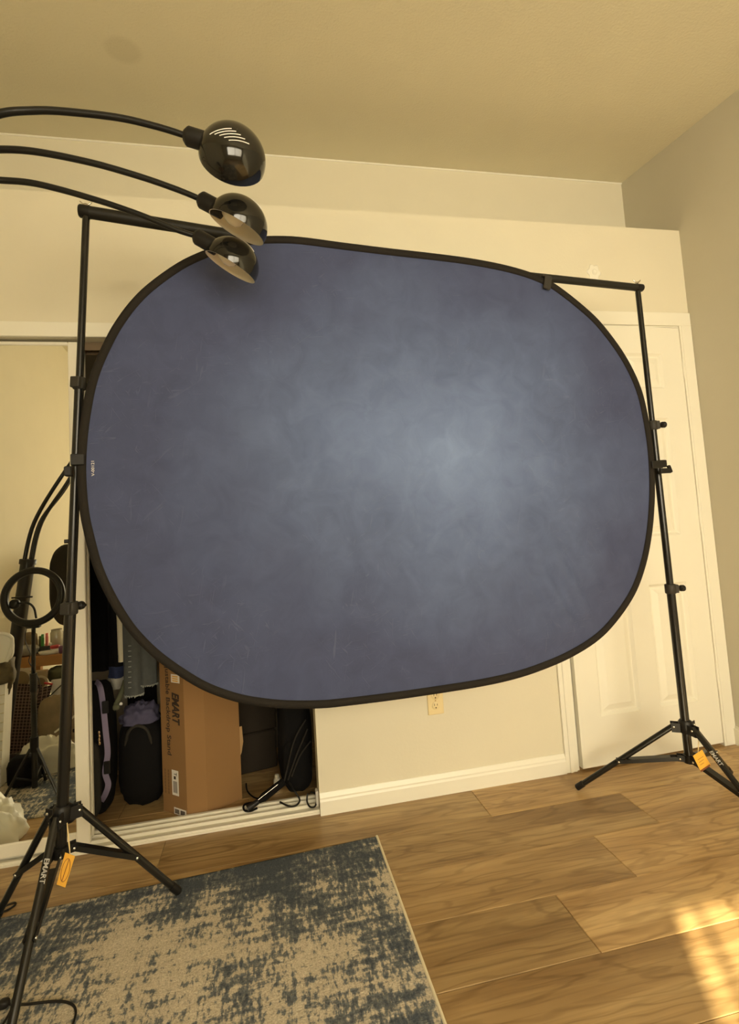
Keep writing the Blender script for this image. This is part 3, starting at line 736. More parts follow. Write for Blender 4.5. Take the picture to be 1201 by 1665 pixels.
# ================================================================== BACKDROP STANDS
def seg(mb, a, b_, r0, r1=None, n=14): return mb.tube([a, b_], [r0, r1 or r0], n)
def stand(base_xy, hub, bottom, top, feet, collars, label, emart_leg, knob_dir, floor_z, plate=1):
    e = empty('backdrop_stand', (base_xy[0], base_xy[1], floor_z), label, 'light stand', 'backdrop stands')
    ax = (top - bottom).normalized()
    def at(zz): return bottom + ax * ((zz - bottom.z) / ax.z)
    zt = top.z; c1, c2 = collars                        # c2 lower collar, c1 upper
    MB().tube([bottom, at(c2)], 0.0155, 16).build('lower_tube', 'black_metal', e)
    MB().tube([at(c2 - 0.01), at(c1)], 0.0130, 16).build('middle_tube', 'black_metal', e)
    MB().tube([at(c1 - 0.01), top], 0.0105, 16).build('upper_tube', 'black_metal', e)
    kd = Vector(knob_dir).normalized()
    for cz, rr in ((c1, 0.018), (c2, 0.0205)):
        co = MB(); co.tube([at(cz - 0.018), at(cz - 0.016), at(cz + 0.016), at(cz + 0.018)], [rr - 0.002, rr, rr, rr - 0.002], 16)
        co.box(-0.014, 0.014, -0.004, rr + 0.006, -0.016, 0.016, basis(at(cz), ax.cross(kd) * plate, kd * plate), ch=0.002)
        c_ob = co.build('collar', 'clip_grey', e)
        kn = MB(); M = zto(at(cz) + kd * (rr + 0.004), kd)
        kn.lathe([(0.004, 0), (0.004, 0.010), (0.011, 0.011), (0.0125, 0.016), (0.0125, 0.026), (0.010, 0.030), (0.0, 0.030)], M, 12)
        kn.box(-0.015, 0.015, -0.004, 0.004, 0.014, 0.028, M, ch=0.0015)
        kn.build('tightening_knob', 'black_plastic', c_ob)
    # hub
    hb = MB(); hp = at(hub.z)
    hb.tube([hp - ax * 0.022, hp - ax * 0.018, hp + ax * 0.020, hp + ax * 0.026], [0.020, 0.024, 0.024, 0.019], 16)
    dirs = [Vector((f[0] - base_xy[0], f[1] - base_xy[1], 0)).normalized() for f in feet]
    for d in dirs:
        sd_ = Vector((-d.y, d.x, 0))
        for s in (-1, 1): hb.box(0.010, 0.050, -0.0015, 0.0015, -0.020, 0.014, basis(hp + sd_ * s * 0.0115, d, sd_))
    hub_o = hb.build('leg_hub', 'black_plastic', e)
    lb = MB(); bp_ = bottom + ax * 0.015
    lb.tube([bp_ - ax * 0.014, bp_ + ax * 0.014], 0.020, 16)
    for d in dirs:
        sd_ = Vector((-d.y, d.x, 0))
        for s in (-1, 1): lb.box(0.010, 0.040, -0.0015, 0.0015, -0.010, 0.012, basis(bp_ + sd_ * s * 0.0105, d, sd_))
    lb.build('brace_collar', 'black_plastic', e)
    # tightening knob below the hub
    kq = MB(); M = zto(hp - ax * 0.03 + kd * 0.016, kd)
    kq.lathe([(0.005, 0), (0.005, 0.012), (0.013, 0.013), (0.014, 0.018), (0.014, 0.028), (0.010, 0.031), (0, 0.031)], M, 12)
    kq.build('hub_knob', 'black_plastic', e)
    for i, (f, d) in enumerate(zip(feet, dirs)):
        a = hp + d * 0.042; fz = Vector((f[0], f[1], floor_z + 0.011))
        dl = (fz - a).normalized()
        lg = MB(); lg.tube([a - dl * 0.01, fz - dl * 0.03], 0.0105, 12)
        leg = lg.build('leg', 'black_metal', e)
        ft = MB(); ft.tube([fz - dl * 0.035, fz - dl * 0.004, fz], [0.0125, 0.0125, 0.010], 12); ft.build('rubber_foot', 'black_plastic', leg)
        mid = a + (fz - a) * 0.55
        b0 = bp_ + d * 0.032
        bl = (mid - b0).normalized(); sd_ = Vector((-d.y, d.x, 0))
        br = MB(); ln_ = (mid - b0).length
        M = basis(b0, bl, sd_)
        for s in (-1, 1): br.box(-0.008, ln_ + 0.008, s * 0.0125 - 0.0012, s * 0.0125 + 0.0012, -0.007, 0.007, M)
        br.box(0.03, ln_ - 0.03, -0.0125, 0.0125, 0.0055, 0.007, M)
        br_o = br.build('brace', 'black_paint', e)
        for q, par in ((a, leg), (mid, leg), (b0, br_o)):
            for s in (-1, 1):
                rv = MB(); rv.lathe([(0.0045, -0.002), (0.0045, 0.0015), (0.003, 0.003), (0, 0.0033)], zto(q + sd_ * s * 0.0132, sd_ * s), 8)
                rv.build('rivet', 'silver', par)
        if i == emart_leg:
            # lettering runs down the side of the leg that faces the room
            vdir = (Vector((0, 0, CAM_H)) - a); vdir = (vdir - dl * vdir.dot(dl)).normalized()
            t0 = a + dl * 0.082 + vdir * 0.0108
            sdv = vdir.cross(dl).normalized()
            tm = MB(); text(tm, 'EMART', 0.017, basis(t0 - sdv * 0.006, dl, sdv), shear=0.15, bold=0.0004, fit=0.056, sub=3)
            wr = []
            for p in tm.v:
                rel = p - a; al = rel.dot(dl); ang_ = rel.dot(sdv) / 0.0107
                wr.append(a + dl * al + (vdir * math.cos(ang_) + sdv * math.sin(ang_)) * 0.0112)
            tm.v = wr
            tm.build('lettering', 'white_ink', leg, 'white lettering on the leg')
    # spigot on top that carries the bar
    sp = MB(); sp.tube([top - ax * 0.012, top + ax * 0.03], 0.006, 10); sp.build('spigot', 'silver', e)
    return e, at
# left stand
L_bot = onY(98, 1393, 1.67); L_top = onY(140, 353, 1.62)
L_hub = onY(108, 1322, 1.668)
Lc = (-0.597, 1.668)
f1 = onZ(291, 1452, 0.02); rad = math.hypot(f1.x - Lc[0], f1.y - Lc[1]); a1 = math.atan2(f1.y - Lc[1], f1.x - Lc[0])
Lfeet = [(Lc[0] + rad * math.cos(a1 + k * 2 * math.pi / 3), Lc[1] + rad * math.sin(a1 + k * 2 * math.pi / 3)) for k in range(3)]
zcol = lambda py, x, Y: onY(x, py, Y).z
left_stand, Lat = stand(Lc, L_hub, L_bot, L_top, Lfeet, (onY(132, 623, 1.63).z, onY(120, 988, 1.65).z),
      'black tripod stand beside the mirror door at the left end of the backdrop', 2, (0.30, 0.95, 0), 0.012, -1)
pz = onY(112, 880, 1.64); pq = Lat(pz.z)
MB().tube([pq, pq + Vector((-0.022, -0.004, 0))], 0.006, 10).build('stop_pin', 'black_plastic', left_stand)
# right stand
Rc = (1.548, 1.779)
def zat(x, y, px, py):                        # height at which the vertical line over (x, y) shows at image row py
    best = min((abs((q := Vector((x, y, z / 500)) - Vector((0, 0, CAM_H))).dot(UP) / q.dot(FWD) * -FPX + CY - py), z / 500) for z in range(0, 1300))
    return best[1]
R_bot = Vector((1.552, 1.779, zat(*Rc, 0, 1240))); R_top = Vector((1.540, 1.779, zat(*Rc, 0, 474)))
f1 = onZ(937, 1283, 0.006); f2 = onZ(1187, 1258, 0.006)
a1 = math.atan2(f1.y - Rc[1], f1.x - Rc[0]); r1 = 0.40
Rfeet = [(f1.x, f1.y), (f2.x, f2.y), (Rc[0] + r1 * math.cos(R(-88)), Rc[1] + r1 * math.sin(R(-88)))]
right_stand, Rat = stand(Rc, Vector((1.55, 1.779, zat(*Rc, 0, 1182))), R_bot, R_top, Rfeet, (zat(*Rc, 0, 692), zat(*Rc, 0, 957)),
      'black tripod stand in front of the white door at the right end of the backdrop', 2, (1, -0.25, 0), 0.0)

# crossbar carried by the two stands
cb = empty('crossbar', (0.5, 1.7, L_top.z), 'black telescopic crossbar joining the tops of the two stands', 'crossbar')
bl_ = L_top + Vector((-0.012, 0, 0.018)); br_ = R_top + Vector((0.016, 0.0, 0.016))
midp = (bl_ + br_) / 2 + Vector((0, 0.0, -0.028))
bar_y = lambda p: p
d1 = (midp - bl_).normalized(); d2 = (br_ - midp).normalized()
MB().tube([bl_ - d1 * 0.003, bl_ + (midp - bl_) * 0.52], 0.0185, 16).build('outer_tube', 'black_bar', cb)
MB().tube([bl_ + (midp - bl_) * 0.51, midp, midp + d2 * 0.05], 0.0140, 16).build('inner_tube', 'black_bar', cb)
MB().tube([midp + d2 * 0.04, br_ + d2 * 0.004], 0.0145, 16).build('outer_tube', 'black_bar', cb)
for p, d, r_ in ((bl_, -d1, 0.0195), (br_, d2, 0.0155)):
    MB().tube([p - d * 0.024, p + d * 0.004, p + d * 0.008], [r_, r_, r_ - 0.003], 16).build('end_cap', 'black_plastic', cb)
for p in (L_top, R_top):
    mb = MB(); q = Vector((p.x, p.y, p.z + 0.034))
    mb.lathe([(0.007, 0), (0.007, 0.006), (0.003, 0.008), (0, 0.008)], Matrix.Translation(q), 10)
    for s in (-1, 1): mb.tube([q + Vector((s * 0.004, 0, 0.004)), q + Vector((s * 0.012, 0, 0.010)), q + Vector((s * 0.017, 0, 0.016))], [0.0022, 0.003, 0.0018], 8)
    mb.build('wing_nut', 'silver', cb)

# clamps holding the backdrop
def clamp(name, p, grip, label, hdl):
    e = empty(name, p, label, 'clamp', 'clamps on the backdrop rim')
    M = basis(p, grip, un)
    mb = MB(); mb.box(-0.016, 0.016, -0.020, 0.024, 0.0, 0.006, basis(p + un * 0.010, grip, grip.cross(un)), ch=0.002)
    mb.build('jaw', 'clip_grey', e)
    mb = MB(); mb.box(-0.014, 0.014, -0.020, 0.022, -0.006, 0.0, basis(p - un * 0.012, grip, grip.cross(un)), ch=0.002); mb.build('jaw', 'black_plastic', e)
    return e
# left clamp: wraps the rim and the pole
pc = on_panel(128, 748, -0.002)
e = empty('spring_clamp', pc, 'black clamp gripping the left edge of the backdrop to the left pole', 'clamp', 'clamps on the backdrop rim')
MB().box(-0.018, 0.018, -0.016, 0.016, 0.0, 0.006, basis(pc + un * 0.008, ux, (0, 0, 1)), ch=0.002).build('jaw', 'black_plastic', e)
MB().box(-0.018, 0.012, -0.016, 0.016, 0.0, 0.006, basis(pc - un * 0.012, ux, (0, 0, 1)), ch=0.002).build('jaw', 'black_plastic', e)
MB().box(-0.036, -0.016, -0.024, 0.004, -0.012, 0.012, basis(pc + Vector((0, 0, -0.022)), ux, (0, 0, 1)), ch=0.003).build('handle', 'black_plastic', e)
# right clamp
pc = on_panel(1066, 756, -0.002)
e = empty('spring_clamp', pc, 'black clamp with two handles gripping the right edge of the backdrop', 'clamp', 'clamps on the backdrop rim')
MB().box(-0.030, 0.020, -0.014, 0.014, 0.0, 0.007, basis(pc + un * 0.008, ux, (0, 0, 1)), ch=0.002).build('jaw', 'black_plastic', e)
MB().box(0.008, 0.048, -0.010, 0.018, -0.010, 0.006, basis(pc + un * 0.002, ux, (0.0, 0, 1)), ch=0.003).build('handle', 'black_plastic', e)
hd = Vector((0.95, 0, 0.30)).normalized()
MB().box(0.014, 0.066, -0.034, -0.014, -0.008, 0.006, basis(pc + un * 0.002 + Vector((0, 0, 0.0)), ux, (0, 0, 1)), ch=0.003).build('handle', 'black_plastic', e)
MB().box(0.0, 0.012, -0.012, 0.018, -0.008, 0.006, basis(pc + ux * 0.060 + Vector((0, 0, -0.022)), ux + Vector((0, 0, 0.35)), (0, 0, 1)), ch=0.003).build('handle_tip', 'black_plastic', e)
# top clamp near the right end of the bar
pc = on_panel(887, 461, -0.002)
e = empty('spring_clamp', pc, 'grey clamp fixing the top rim of the backdrop to the crossbar', 'clamp', 'clamps on the backdrop rim')
MB().box(-0.015, 0.015, -0.028, 0.024, 0.0, 0.007, basis(pc + un * 0.008, ux + Vector((0, 0, -0.25)), (0, 0, 1)), ch=0.002).build('jaw', 'clip_grey', e)
MB().box(-0.024, 0.014, 0.020, 0.027, -0.030, 0.014, basis(pc, ux + Vector((0, 0, -0.15)), (0, 0, 1)), ch=0.002).build('bridge', 'clip_grey', e)
MB().box(-0.014, 0.014, -0.024, 0.020, -0.006, 0.0, basis(pc - un * 0.016, ux, (0, 0, 1)), ch=0.002).build('jaw', 'black_plastic', e)

# hang tags
def hang_tag(corners, hang, label, oval):
    A, B, C_, Dd = corners                    # top-left, top-right, bottom-right, bottom-left
    e = empty('hang_tag', (A + B + C_ + Dd) / 4, label, 'tag', 'paper tags on the stands')
    n = (B - A).cross(Dd - A).normalized()
    if n.dot(Vector((0, 0, CAM_H)) - A) < 0: n = -n
    mb = MB(); vs = [p + n * s for s in (0.0005, -0.0005) for p in corners]
    mb.add(vs, [(0, 1, 2, 3), (7, 6, 5, 4)] + [(i, i + 4, (i + 1) % 4 + 4, (i + 1) % 4) for i in range(4)]); card = mb.build('card', 'tag_orange', e)
    X = (B - A); Y = (A - Dd)
    c = (A + B + C_ + Dd) / 4
    if oval:
        pts = [c + X * 0.36 * math.cos(2 * math.pi * k / 32) + Y * 0.36 * math.sin(2 * math.pi * k / 32) + n * 0.0008 for k in range(33)]
        mb = MB(); mb.tube(pts, 0.0007, 6); mb.tube([c + Y * 0.33 + X * 0.06 + n * 0.0008, c - Y * 0.33 - X * 0.06 + n * 0.0008], 0.0009, 6); mb.build('printed_oval', 'tag_ink', card)
    else:
        mb = MB()
        for k in range(3): mb.tube([c + X * -0.3 + Y * (0.16 - 0.16 * k) + n * 0.0008, c + X * (0.3 - 0.1 * k) + Y * (0.16 - 0.16 * k) + n * 0.0008], 0.0006, 6)
        mb.build('printed_lines', 'tag_ink', card)
        mb = MB(); mb.box(0, X.length, 0, Y.length * 0.09, 0, 0.001, basis(Dd + n * 0.0006, X, Y)); mb.build('dark_strip', 'tag_ink', card)
    tm = (A + B) / 2 + (c - A) * 0.06
    mb = MB(); mid = (tm + hang) / 2
    for s in (-1, 1): mb.tube(spline([tm, mid + X * 0.05 * s, hang], 4), 0.0009, 6)
    mb.build('string', 'string', e)
Yt = 1.58
hang_tag([onY(106, 1386, Yt), onY(122, 1392, Yt), onY(106, 1443, Yt), onY(92, 1438, Yt)], onY(109, 1338, 1.62), 'orange paper tag with an oval print hanging on the left stand', True)
Yt = 1.69
hang_tag([onY(1126, 1229, Yt), onY(1141, 1219, Yt), onY(1155, 1244, Yt), onY(1139, 1255, Yt)], onY(1136, 1196, 1.73), 'orange paper tag hanging on the right stand by the white door', False)

# ================================================================== ARC FLOOR LAMP
YLMP = 1.30
lamp = empty('arc_floor_lamp', (-1.40, YLMP, 0.012), 'black arc floor lamp with three arms and three domed shades at upper left', 'floor lamp')
mb = MB(); mb.lathe([(0.0, 0.012), (0.115, 0.012), (0.12, 0.018), (0.12, 0.034), (0.11, 0.042), (0.03, 0.046), (0.03, 0.05), (0, 0.05)], Matrix.Translation((-1.40, YLMP, 0)), 32); mb.build('base', 'black_paint', lamp)
pa = Vector((-1.395, YLMP, 0.05)); pb = Vector((-1.25, YLMP, 1.065))
mb = MB(); mb.tube([pa, pa + (pb - pa) * 0.5, pb], [0.034, 0.034, 0.034], 18); mb.build('pole', 'black_paint', lamp)
mb = MB(); pd = (pb - pa).normalized(); mb.tube([pb - pd * 0.02, pb + pd * 0.004, pb + pd * 0.006], [0.040, 0.040, 0.036], 18); mb.build('collar', 'black_plastic', lamp)
heads = [
    dict(c=(383, 247), arm=[(0, 185), (50, 180), (100, 181), (190, 191), (255, 206)], s=(303, 221), s2=(342, 233), up=(0.10, -0.80, -0.12), r=0.0765),
    dict(c=(393, 352), arm=[(0, 243), (60, 247), (150, 265), (230, 288), (290, 309)], s=(326, 324), s2=(362, 343), up=None, r=0.0755),
    dict(c=(383, 418), arm=[(0, 293), (60, 299), (150, 323), (230, 350), (285, 373)], s=(319, 384), s2=(352, 403), up=None, r=0.0745),
]
ydep = [1.17, 1.30, 1.40]
boff = [(-0.018, 0.012), (0.018, 0.012), (0.0, -0.018)]
for i, hd_ in enumerate(heads):
    Yh = ydep[i]
    pts = [pb + Vector((boff[i][0], boff[i][1], -0.03)), pb + Vector((boff[i][0] + 0.055, boff[i][1], 0.20)), Vector((-1.05 + boff[i][0], YLMP + boff[i][1], 1.50 + 0.02 * (1 - i)))]
    wl = onY(*hd_['arm'][0], Yh)
    zl = pts[-1].z; sl0 = (wl.z - onY(*hd_['arm'][1], Yh).z) / (onY(*hd_['arm'][1], Yh).x - wl.x)
    span = wl.x - pts[-1].x
    for fr in (0.72, 0.50, 0.30, 0.14):
        dx = span * fr; ztop = wl.z + sl0 * dx * (1 - fr)
        pts.append(Vector((wl.x - dx, YLMP + (Yh - YLMP) * (1 - fr), ztop - (wl.z - zl) * fr ** 2)))
    for q in hd_['arm']: pts.append(onY(*q, Yh))
    s0 = onY(*hd_['s'], Yh); s1 = onY(*hd_['s2'], Yh)
    pts.append(s0)
    sp_ = spline(pts, 8)
    rr = [0.0105 - 0.0035 * (k / (len(sp_) - 1)) for k in range(len(sp_))]
    MB().tube(sp_, rr, 12).build('arm', 'black_paint', lamp)
    ad_ = (s1 - s0).normalized()
    sk = MB(); sk.tube([s0 - ad_ * 0.006, s0, s0 + ad_ * 0.004, s1], [0.012, 0.019, 0.0215, 0.0215], 16)
    cpt = onY(*hd_['c'], Yh)
    r_ = hd_['r']
    if hd_['up'] is None:
        yv = Vector((0, 1, 0)); upv = yv.cross(ad_) * -1
        if upv.z < 0: upv = -upv
        upv = (upv + Vector((0, -0.20, 0))).normalized()
        ctr = cpt - upv * r_ * 0.30
    else:
        upv = Vector((0.20, -0.93, 0.26)).normalized()
        ctr = cpt - Vector((0.10, 0, 0.20)) * r_
    xv = (ad_ - upv * ad_.dot(upv)).normalized()
    M = basis(ctr, xv, upv.cross(xv))
    # shade: deep dome, axis +z, open at the bottom
    prof = []
    for k in range(15):
        t = R(-8) + (math.pi / 2 - R(-8)) * k / 14
        prof.append((r_ * math.cos(t), r_ * 0.92 * math.sin(t)))
    prof[-1] = (0.0006, r_ * 0.92)
    sh = MB(); sh.lathe(prof, M, 40); shade = sh.build('lamp_shade', 'lamp_black', lamp)
    inn = [(max(0.0005, a - 0.0022), b_ - (0.0022 if b_ > 0 else 0)) for a, b_ in prof]
    li = MB(); li.lathe([(prof[0][0], prof[0][1])] + inn, M, 40); li.build('shade_lining', 'lamp_white', shade, 'white inside of the shade')
    sk.build('socket', 'black_plastic', lamp)
    bu = MB(); bu.lathe([(0.010, 0.0), (0.012, 0.008), (0.020, 0.022), (0.0245, 0.036), (0.022, 0.052), (0.013, 0.062), (0, 0.065)], zto(M @ Vector((-r_ * 0.72, 0, r_ * 0.24)), xv - upv * 0.10), 16)
    bu.build('bulb', 'bulb', lamp)
    # vent slots across the crown
    sr = R(22) if i == 0 else 0.0
    for k in range(5):
        sl = MB()
        off = (k - 2) * 0.0070
        pp = []
        for j in range(9):
            u = (j - 4) / 4 * 0.0225 - off * 1.25
            vv = off
            u, vv = u * math.cos(sr) - vv * math.sin(sr), u * math.sin(sr) + vv * math.cos(sr)
            if i == 0: u, vv = u - 0.010, vv - 0.020
            rr2 = math.hypot(u, vv)
            zz = 0.92 * math.sqrt(max(0, r_ * r_ - rr2 * rr2)) + 0.0006
            pp.append(M @ Vector((u, vv, zz)))
        sl.tube(pp, 0.0010, 6)
        sl.build('vent_slot', 'slot_white', shade, 'pale vent slot in the crown')

# ================================================================== SMALL WALL THINGS
ol = empty('wall_outlet', (0.669, D, 0.325), 'almond duplex wall outlet under the backdrop', 'outlet')
MB().box(0.634, 0.704, D - 0.006, D - 0.0003, 0.325, 0.440, ch=0.002).build('cover_plate', 'outlet', ol)
for zz in (0.362, 0.403):
    mb = MB(); M = basis((0.669, D - 0.006, zz), (1, 0, 0), (0, 0, 1))
    mb.lathe([(0.0165, 0), (0.0165, 0.0015), (0.0155, 0.0022), (0, 0.0022)], M, 20); rc = mb.build('receptacle', 'outlet', ol)
    mb = MB(); mb.box(-0.0075, -0.0050, 0.0, 0.009, 0.0018, 0.0026, M); mb.box(0.0050, 0.0075, 0.0, 0.008, 0.0018, 0.0026, M)
    mb.lathe([(0.003, 0.0018), (0.003, 0.0027), (0, 0.0027)], M @ Matrix.Translation((0, -0.008, 0)), 8); mb.build('slots', 'outlet_dark', rc)
mb = MB(); mb.lathe([(0.003, 0), (0.003, 0.001), (0, 0.0012)], basis((0.669, D - 0.006, 0.3825), (1, 0, 0), (0, 0, 1)), 8); mb.build('screw', 'brass', ol)

hk = empty('wall_rosette', (1.626, D, 2.262), 'small white scalloped rosette on the wall above the door', 'wall rosette')
poly = []; hp_ = basis((1.626, D - 0.0002, 2.304), (1, 0, 0), (0, 0, 1))
mb = MB(); n = 48
prof_r = [0.034 + 0.0045 * math.cos(6 * 2 * math.pi * k / n + 0.6) for k in range(n)]
vs = []
for s, z_ in ((1.0, 0), (1.0, 0.003), (0.9, 0.006), (0.75, 0.005)):
    for k in range(n):
        a = 2 * math.pi * k / n; vs.append(hp_ @ Vector((prof_r[k] * s * math.cos(a), prof_r[k] * 1.15 * s * math.sin(a), z_)))
fs = [(l * n + k, l * n + (k + 1) % n, (l + 1) * n + (k + 1) % n, (l + 1) * n + k) for l in range(3) for k in range(n)] + [list(range(3 * n, 4 * n))]
mb.add(vs, fs, True); mb.build('scalloped_plate', 'white_trim', hk)
mb = MB(); mb.lathe([(0.014, 0.004), (0.014, 0.008), (0.011, 0.010), (0.008, 0.007), (0, 0.007)], hp_, 20); mb.build('centre_boss', 'white_trim', hk)

# cables on the floor at the left
mb = MB(); mb.tube(spline([onZ(-14, 1480, 0.016), onZ(6, 1482, 0.004), onZ(24, 1472, 0.004), onZ(22, 1468, 0.018), onZ(5, 1476, 0.02), onZ(-20, 1496, 0.018)], 8), 0.0032, 8)
tag(mb.build('power_cable', 'black_plastic'), 'thin black cable loop on the wood floor at the left edge of the rug', 'cable')
e = empty('charging_cable', onZ(60, 1640, 0.012), 'black cable with a round plug lying on the rug by the left stand leg', 'cable')
mb = MB(); mb.tube(spline([onZ(8, 1632, 0.019), onZ(40, 1633, 0.017), onZ(90, 1628, 0.016), onZ(115, 1632, 0.016), onZ(123, 1645, 0.016), onZ(117, 1668, 0.016), onZ(100, 1700, 0.016)], 8), 0.003, 8); mb.build('cord', 'black_plastic', e)
mb = MB(); q = onZ(6, 1632, 0.022); mb.blob(q, (0.026, 0.022, 0.020), 0.7, nu=16, nv=10); mb.build('plug', 'black_plastic', e)
mb = MB(); mb.tube(spline([onZ(20, 1638, 0.017), onZ(8, 1660, 0.016), onZ(-20, 1700, 0.016)], 6), 0.003, 8); mb.build('cord', 'black_plastic', e)

# ================================================================== CLOSET CONTENTS
def box_E():
    P0 = Vector((-0.475, 2.384, 0)); P1 = Vector((-0.365, 2.286, 0)); P2 = Vector((-0.286, 2.288, 0)); P3 = Vector((-0.154, 2.380, 0)); P4 = Vector((-0.262, 2.500, 0))
    H = 0.86
    e = empty('cardboard_box', (-0.31, 2.40, 0), 'tall brown cardboard box with printed side standing in the open closet', 'box')
    mb = MB(); mb.prism([(p.x, p.y) for p in (P0, P1, P2, P3, P4)], 0.001, H); mb.build('carton', 'cardboard', e)
    dA = (P1 - P0).normalized(); nA = Vector((dA.y, -dA.x, 0)); w = (P1 - P0).length
    Z = Vector((0, 0, 1))
    def M(u, v): return basis(P0 + dA * u + Z * v + nA * 0.0006, -Z, dA)      # text runs downward
    t = MB(); text(t, 'EMART', 0.058, M(w * 0.52, 0.494), shear=0.22, bold=0.0020, fit=0.132); t.build('printed_name', 'ink', e, 'bold black slanted lettering')
    t = MB(); text(t, 'Adjustable Backdrop Stand', 0.034, M(w * 0.26, 0.640), bold=0.0003, fit=0.406); t.build('printed_title', 'ink', e, 'thin black lettering running down the side')
    t = MB()
    for k in range(2):
        for j in range(8):
            t.box(0, 0.010, -0.0028, 0.0028, 0, 0.0003, M(w * (0.12 + 0.14 * k), 0.174 - j * 0.0125))
    tag(t.build('printed_small_lines', 'ink_soft', e), kind='stuff')
    def label(u0, u1, v0, v1, name, lab):
        q = MB(); q.box(0, v1 - v0, 0, (u1 - u0), 0, 0.0006, M(u0, v1)); o = q.build(name, 'paper_label', e, lab); return o
    l1 = label(w * 0.41, w * 0.68, 0.078, 0.178, 'shipping_label', 'white shipping label')
    q = MB(); ML = M(w * 0.41, 0.178) @ Matrix.Translation((0, 0, 0.0009))
    text(q, 'T', 0.024, ML @ Matrix.Translation((0.008, 0.014, 0)))
    q.box(0.024, 0.036, 0.012, 0.024, -0.0003, 0.0002, ML)
    for k in range(4): q.box(0.044, 0.090, 0.008 + 0.0065 * k, 0.011 + 0.0065 * k, -0.0003, 0.0002, ML)
    tag(q.build('label_print', 'ink', l1), kind='stuff')
    l2 = label(w * 0.46, w * 0.955, 0.003, 0.030, 'barcode_label', 'white barcode label')
    q = MB()
    for g in (0.06, 0.54):
        for k in range(9):
            u = w * 0.46 + w * 0.49 * (g + 0.042 * k); q.box(0.005, 0.022, 0, 0.0014 + 0.0008 * (k % 3), 0, 0.0003, M(u, 0.030) @ Matrix.Translation((0, 0, 0.0008)))
    tag(q.build('bars', 'ink', l2), kind='stuff')
    l3 = label(w * 0.50, w * 0.855, 0.534, 0.568, 'small_label', 'small pale sticker')
    q = MB()
    for k in range(3): q.box(0.006 + 0.009 * k, 0.011 + 0.009 * k, 0.008, 0.042, 0, 0.0003, M(w * 0.50, 0.568) @ Matrix.Translation((0, 0, 0.0008)))
    tag(q.build('sticker_print', 'tag_orange', l3), kind='stuff')
    # torn flap at the right edge
    dB = (P3 - P2).normalized(); nB = Vector((dB.y, -dB.x, 0))
    mb = MB(); M2 = basis(P3, Z, dB)
    mb.add([P3 + Z * 0.30 + nB * 0.001, P3 + Z * 0.30 + dB * 0.010 + nB * 0.004, P3 + Z * 0.235 + dB * 0.014 + nB * 0.004, P3 + Z * 0.19 + dB * 0.006, P3 + Z * 0.18,
            P3 + Z * 0.30 - nB * 0.002, P3 + Z * 0.30 + dB * 0.010 + nB * 0.001, P3 + Z * 0.235 + dB * 0.014 + nB * 0.001, P3 + Z * 0.19 + dB * 0.006 - nB * 0.003, P3 + Z * 0.18 - nB * 0.003],
           [(0, 1, 2, 3, 4), (9, 8, 7, 6, 5), (0, 5, 6, 1), (1, 6, 7, 2), (2, 7, 8, 3), (3, 8, 9, 4), (4, 9, 5, 0)])
    mb.build('torn_flap', 'cardboard_edge', e)
box_E()

def flat_tube(mb, c, rx, ry, z0, z1, folds=5, amp=0.25, seed=0, n=36, m=18, taper=1.0, tilt=(0, 0), rot=0.0):
    vs = []; fs = []
    for j in range(m + 1):
        t = j / m; z = z0 + (z1 - z0) * t
        k = 1 + (taper - 1) * t
        for i in range(n):
            a = 2 * math.pi * i / n
            f = 1 + amp * (1 - 0.5 * t) * math.sin(folds * a + seed + 1.5 * t) * 0.5 + amp * 0.4 * mnoise.noise((math.cos(a) * 2, math.sin(a) * 2, t * 3 + seed))
            x = rx * k * f * math.cos(a); yy = ry * k * f * math.sin(a)
            xr = x * math.cos(rot) - yy * math.sin(rot); yr = x * math.sin(rot) + yy * math.cos(rot)
            vs.append((c[0] + xr + tilt[0] * t, c[1] + yr + tilt[1] * t, z))
    for j in range(m):
        for i in range(n): fs.append((j * n + i, j * n + (i + 1) % n, (j + 1) * n + (i + 1) % n, (j + 1) * n + i))
    mb.add(vs, fs, True); mb.add(vs[:n], [list(range(n - 1, -1, -1))]); mb.add(vs[-n:], [list(range(n))])
    return mb
ROD = 1.68; YC = 2.62
mb = MB(); mb.tube([(XL, YC, ROD + 0.02), (OX1 + 0.148, YC, ROD + 0.02)], 0.016, 16)
tag(mb.build('closet_rod', 'silver'), 'metal hanging rod high inside the closet', 'closet rod')
def hz(px, py, Y): return onY(px, py, Y)
Yg = 2.525
# white garment strip (sleeve)
a = hz(199, 1075, Yg); 
e = empty('hanging_shirt', (a.x, Yg, a.z), 'cream shirt sleeve hanging in the closet beside the denim', 'shirt', 'clothes hanging in the closet')
mb = MB(); flat_tube(mb, (a.x, Yg), 0.018, 0.022, a.z + 0.03, ROD, 3, 0.10, 1, taper=1.2, tilt=(-0.01, 0.0)); mb.build('sleeve', 'cream_cloth', e)
mb = MB(); flat_tube(mb, (a.x, Yg), 0.0165, 0.021, a.z, a.z + 0.032, 2, 0.04, 1, m=4); mb.build('cuff', 'cream_cloth', e)
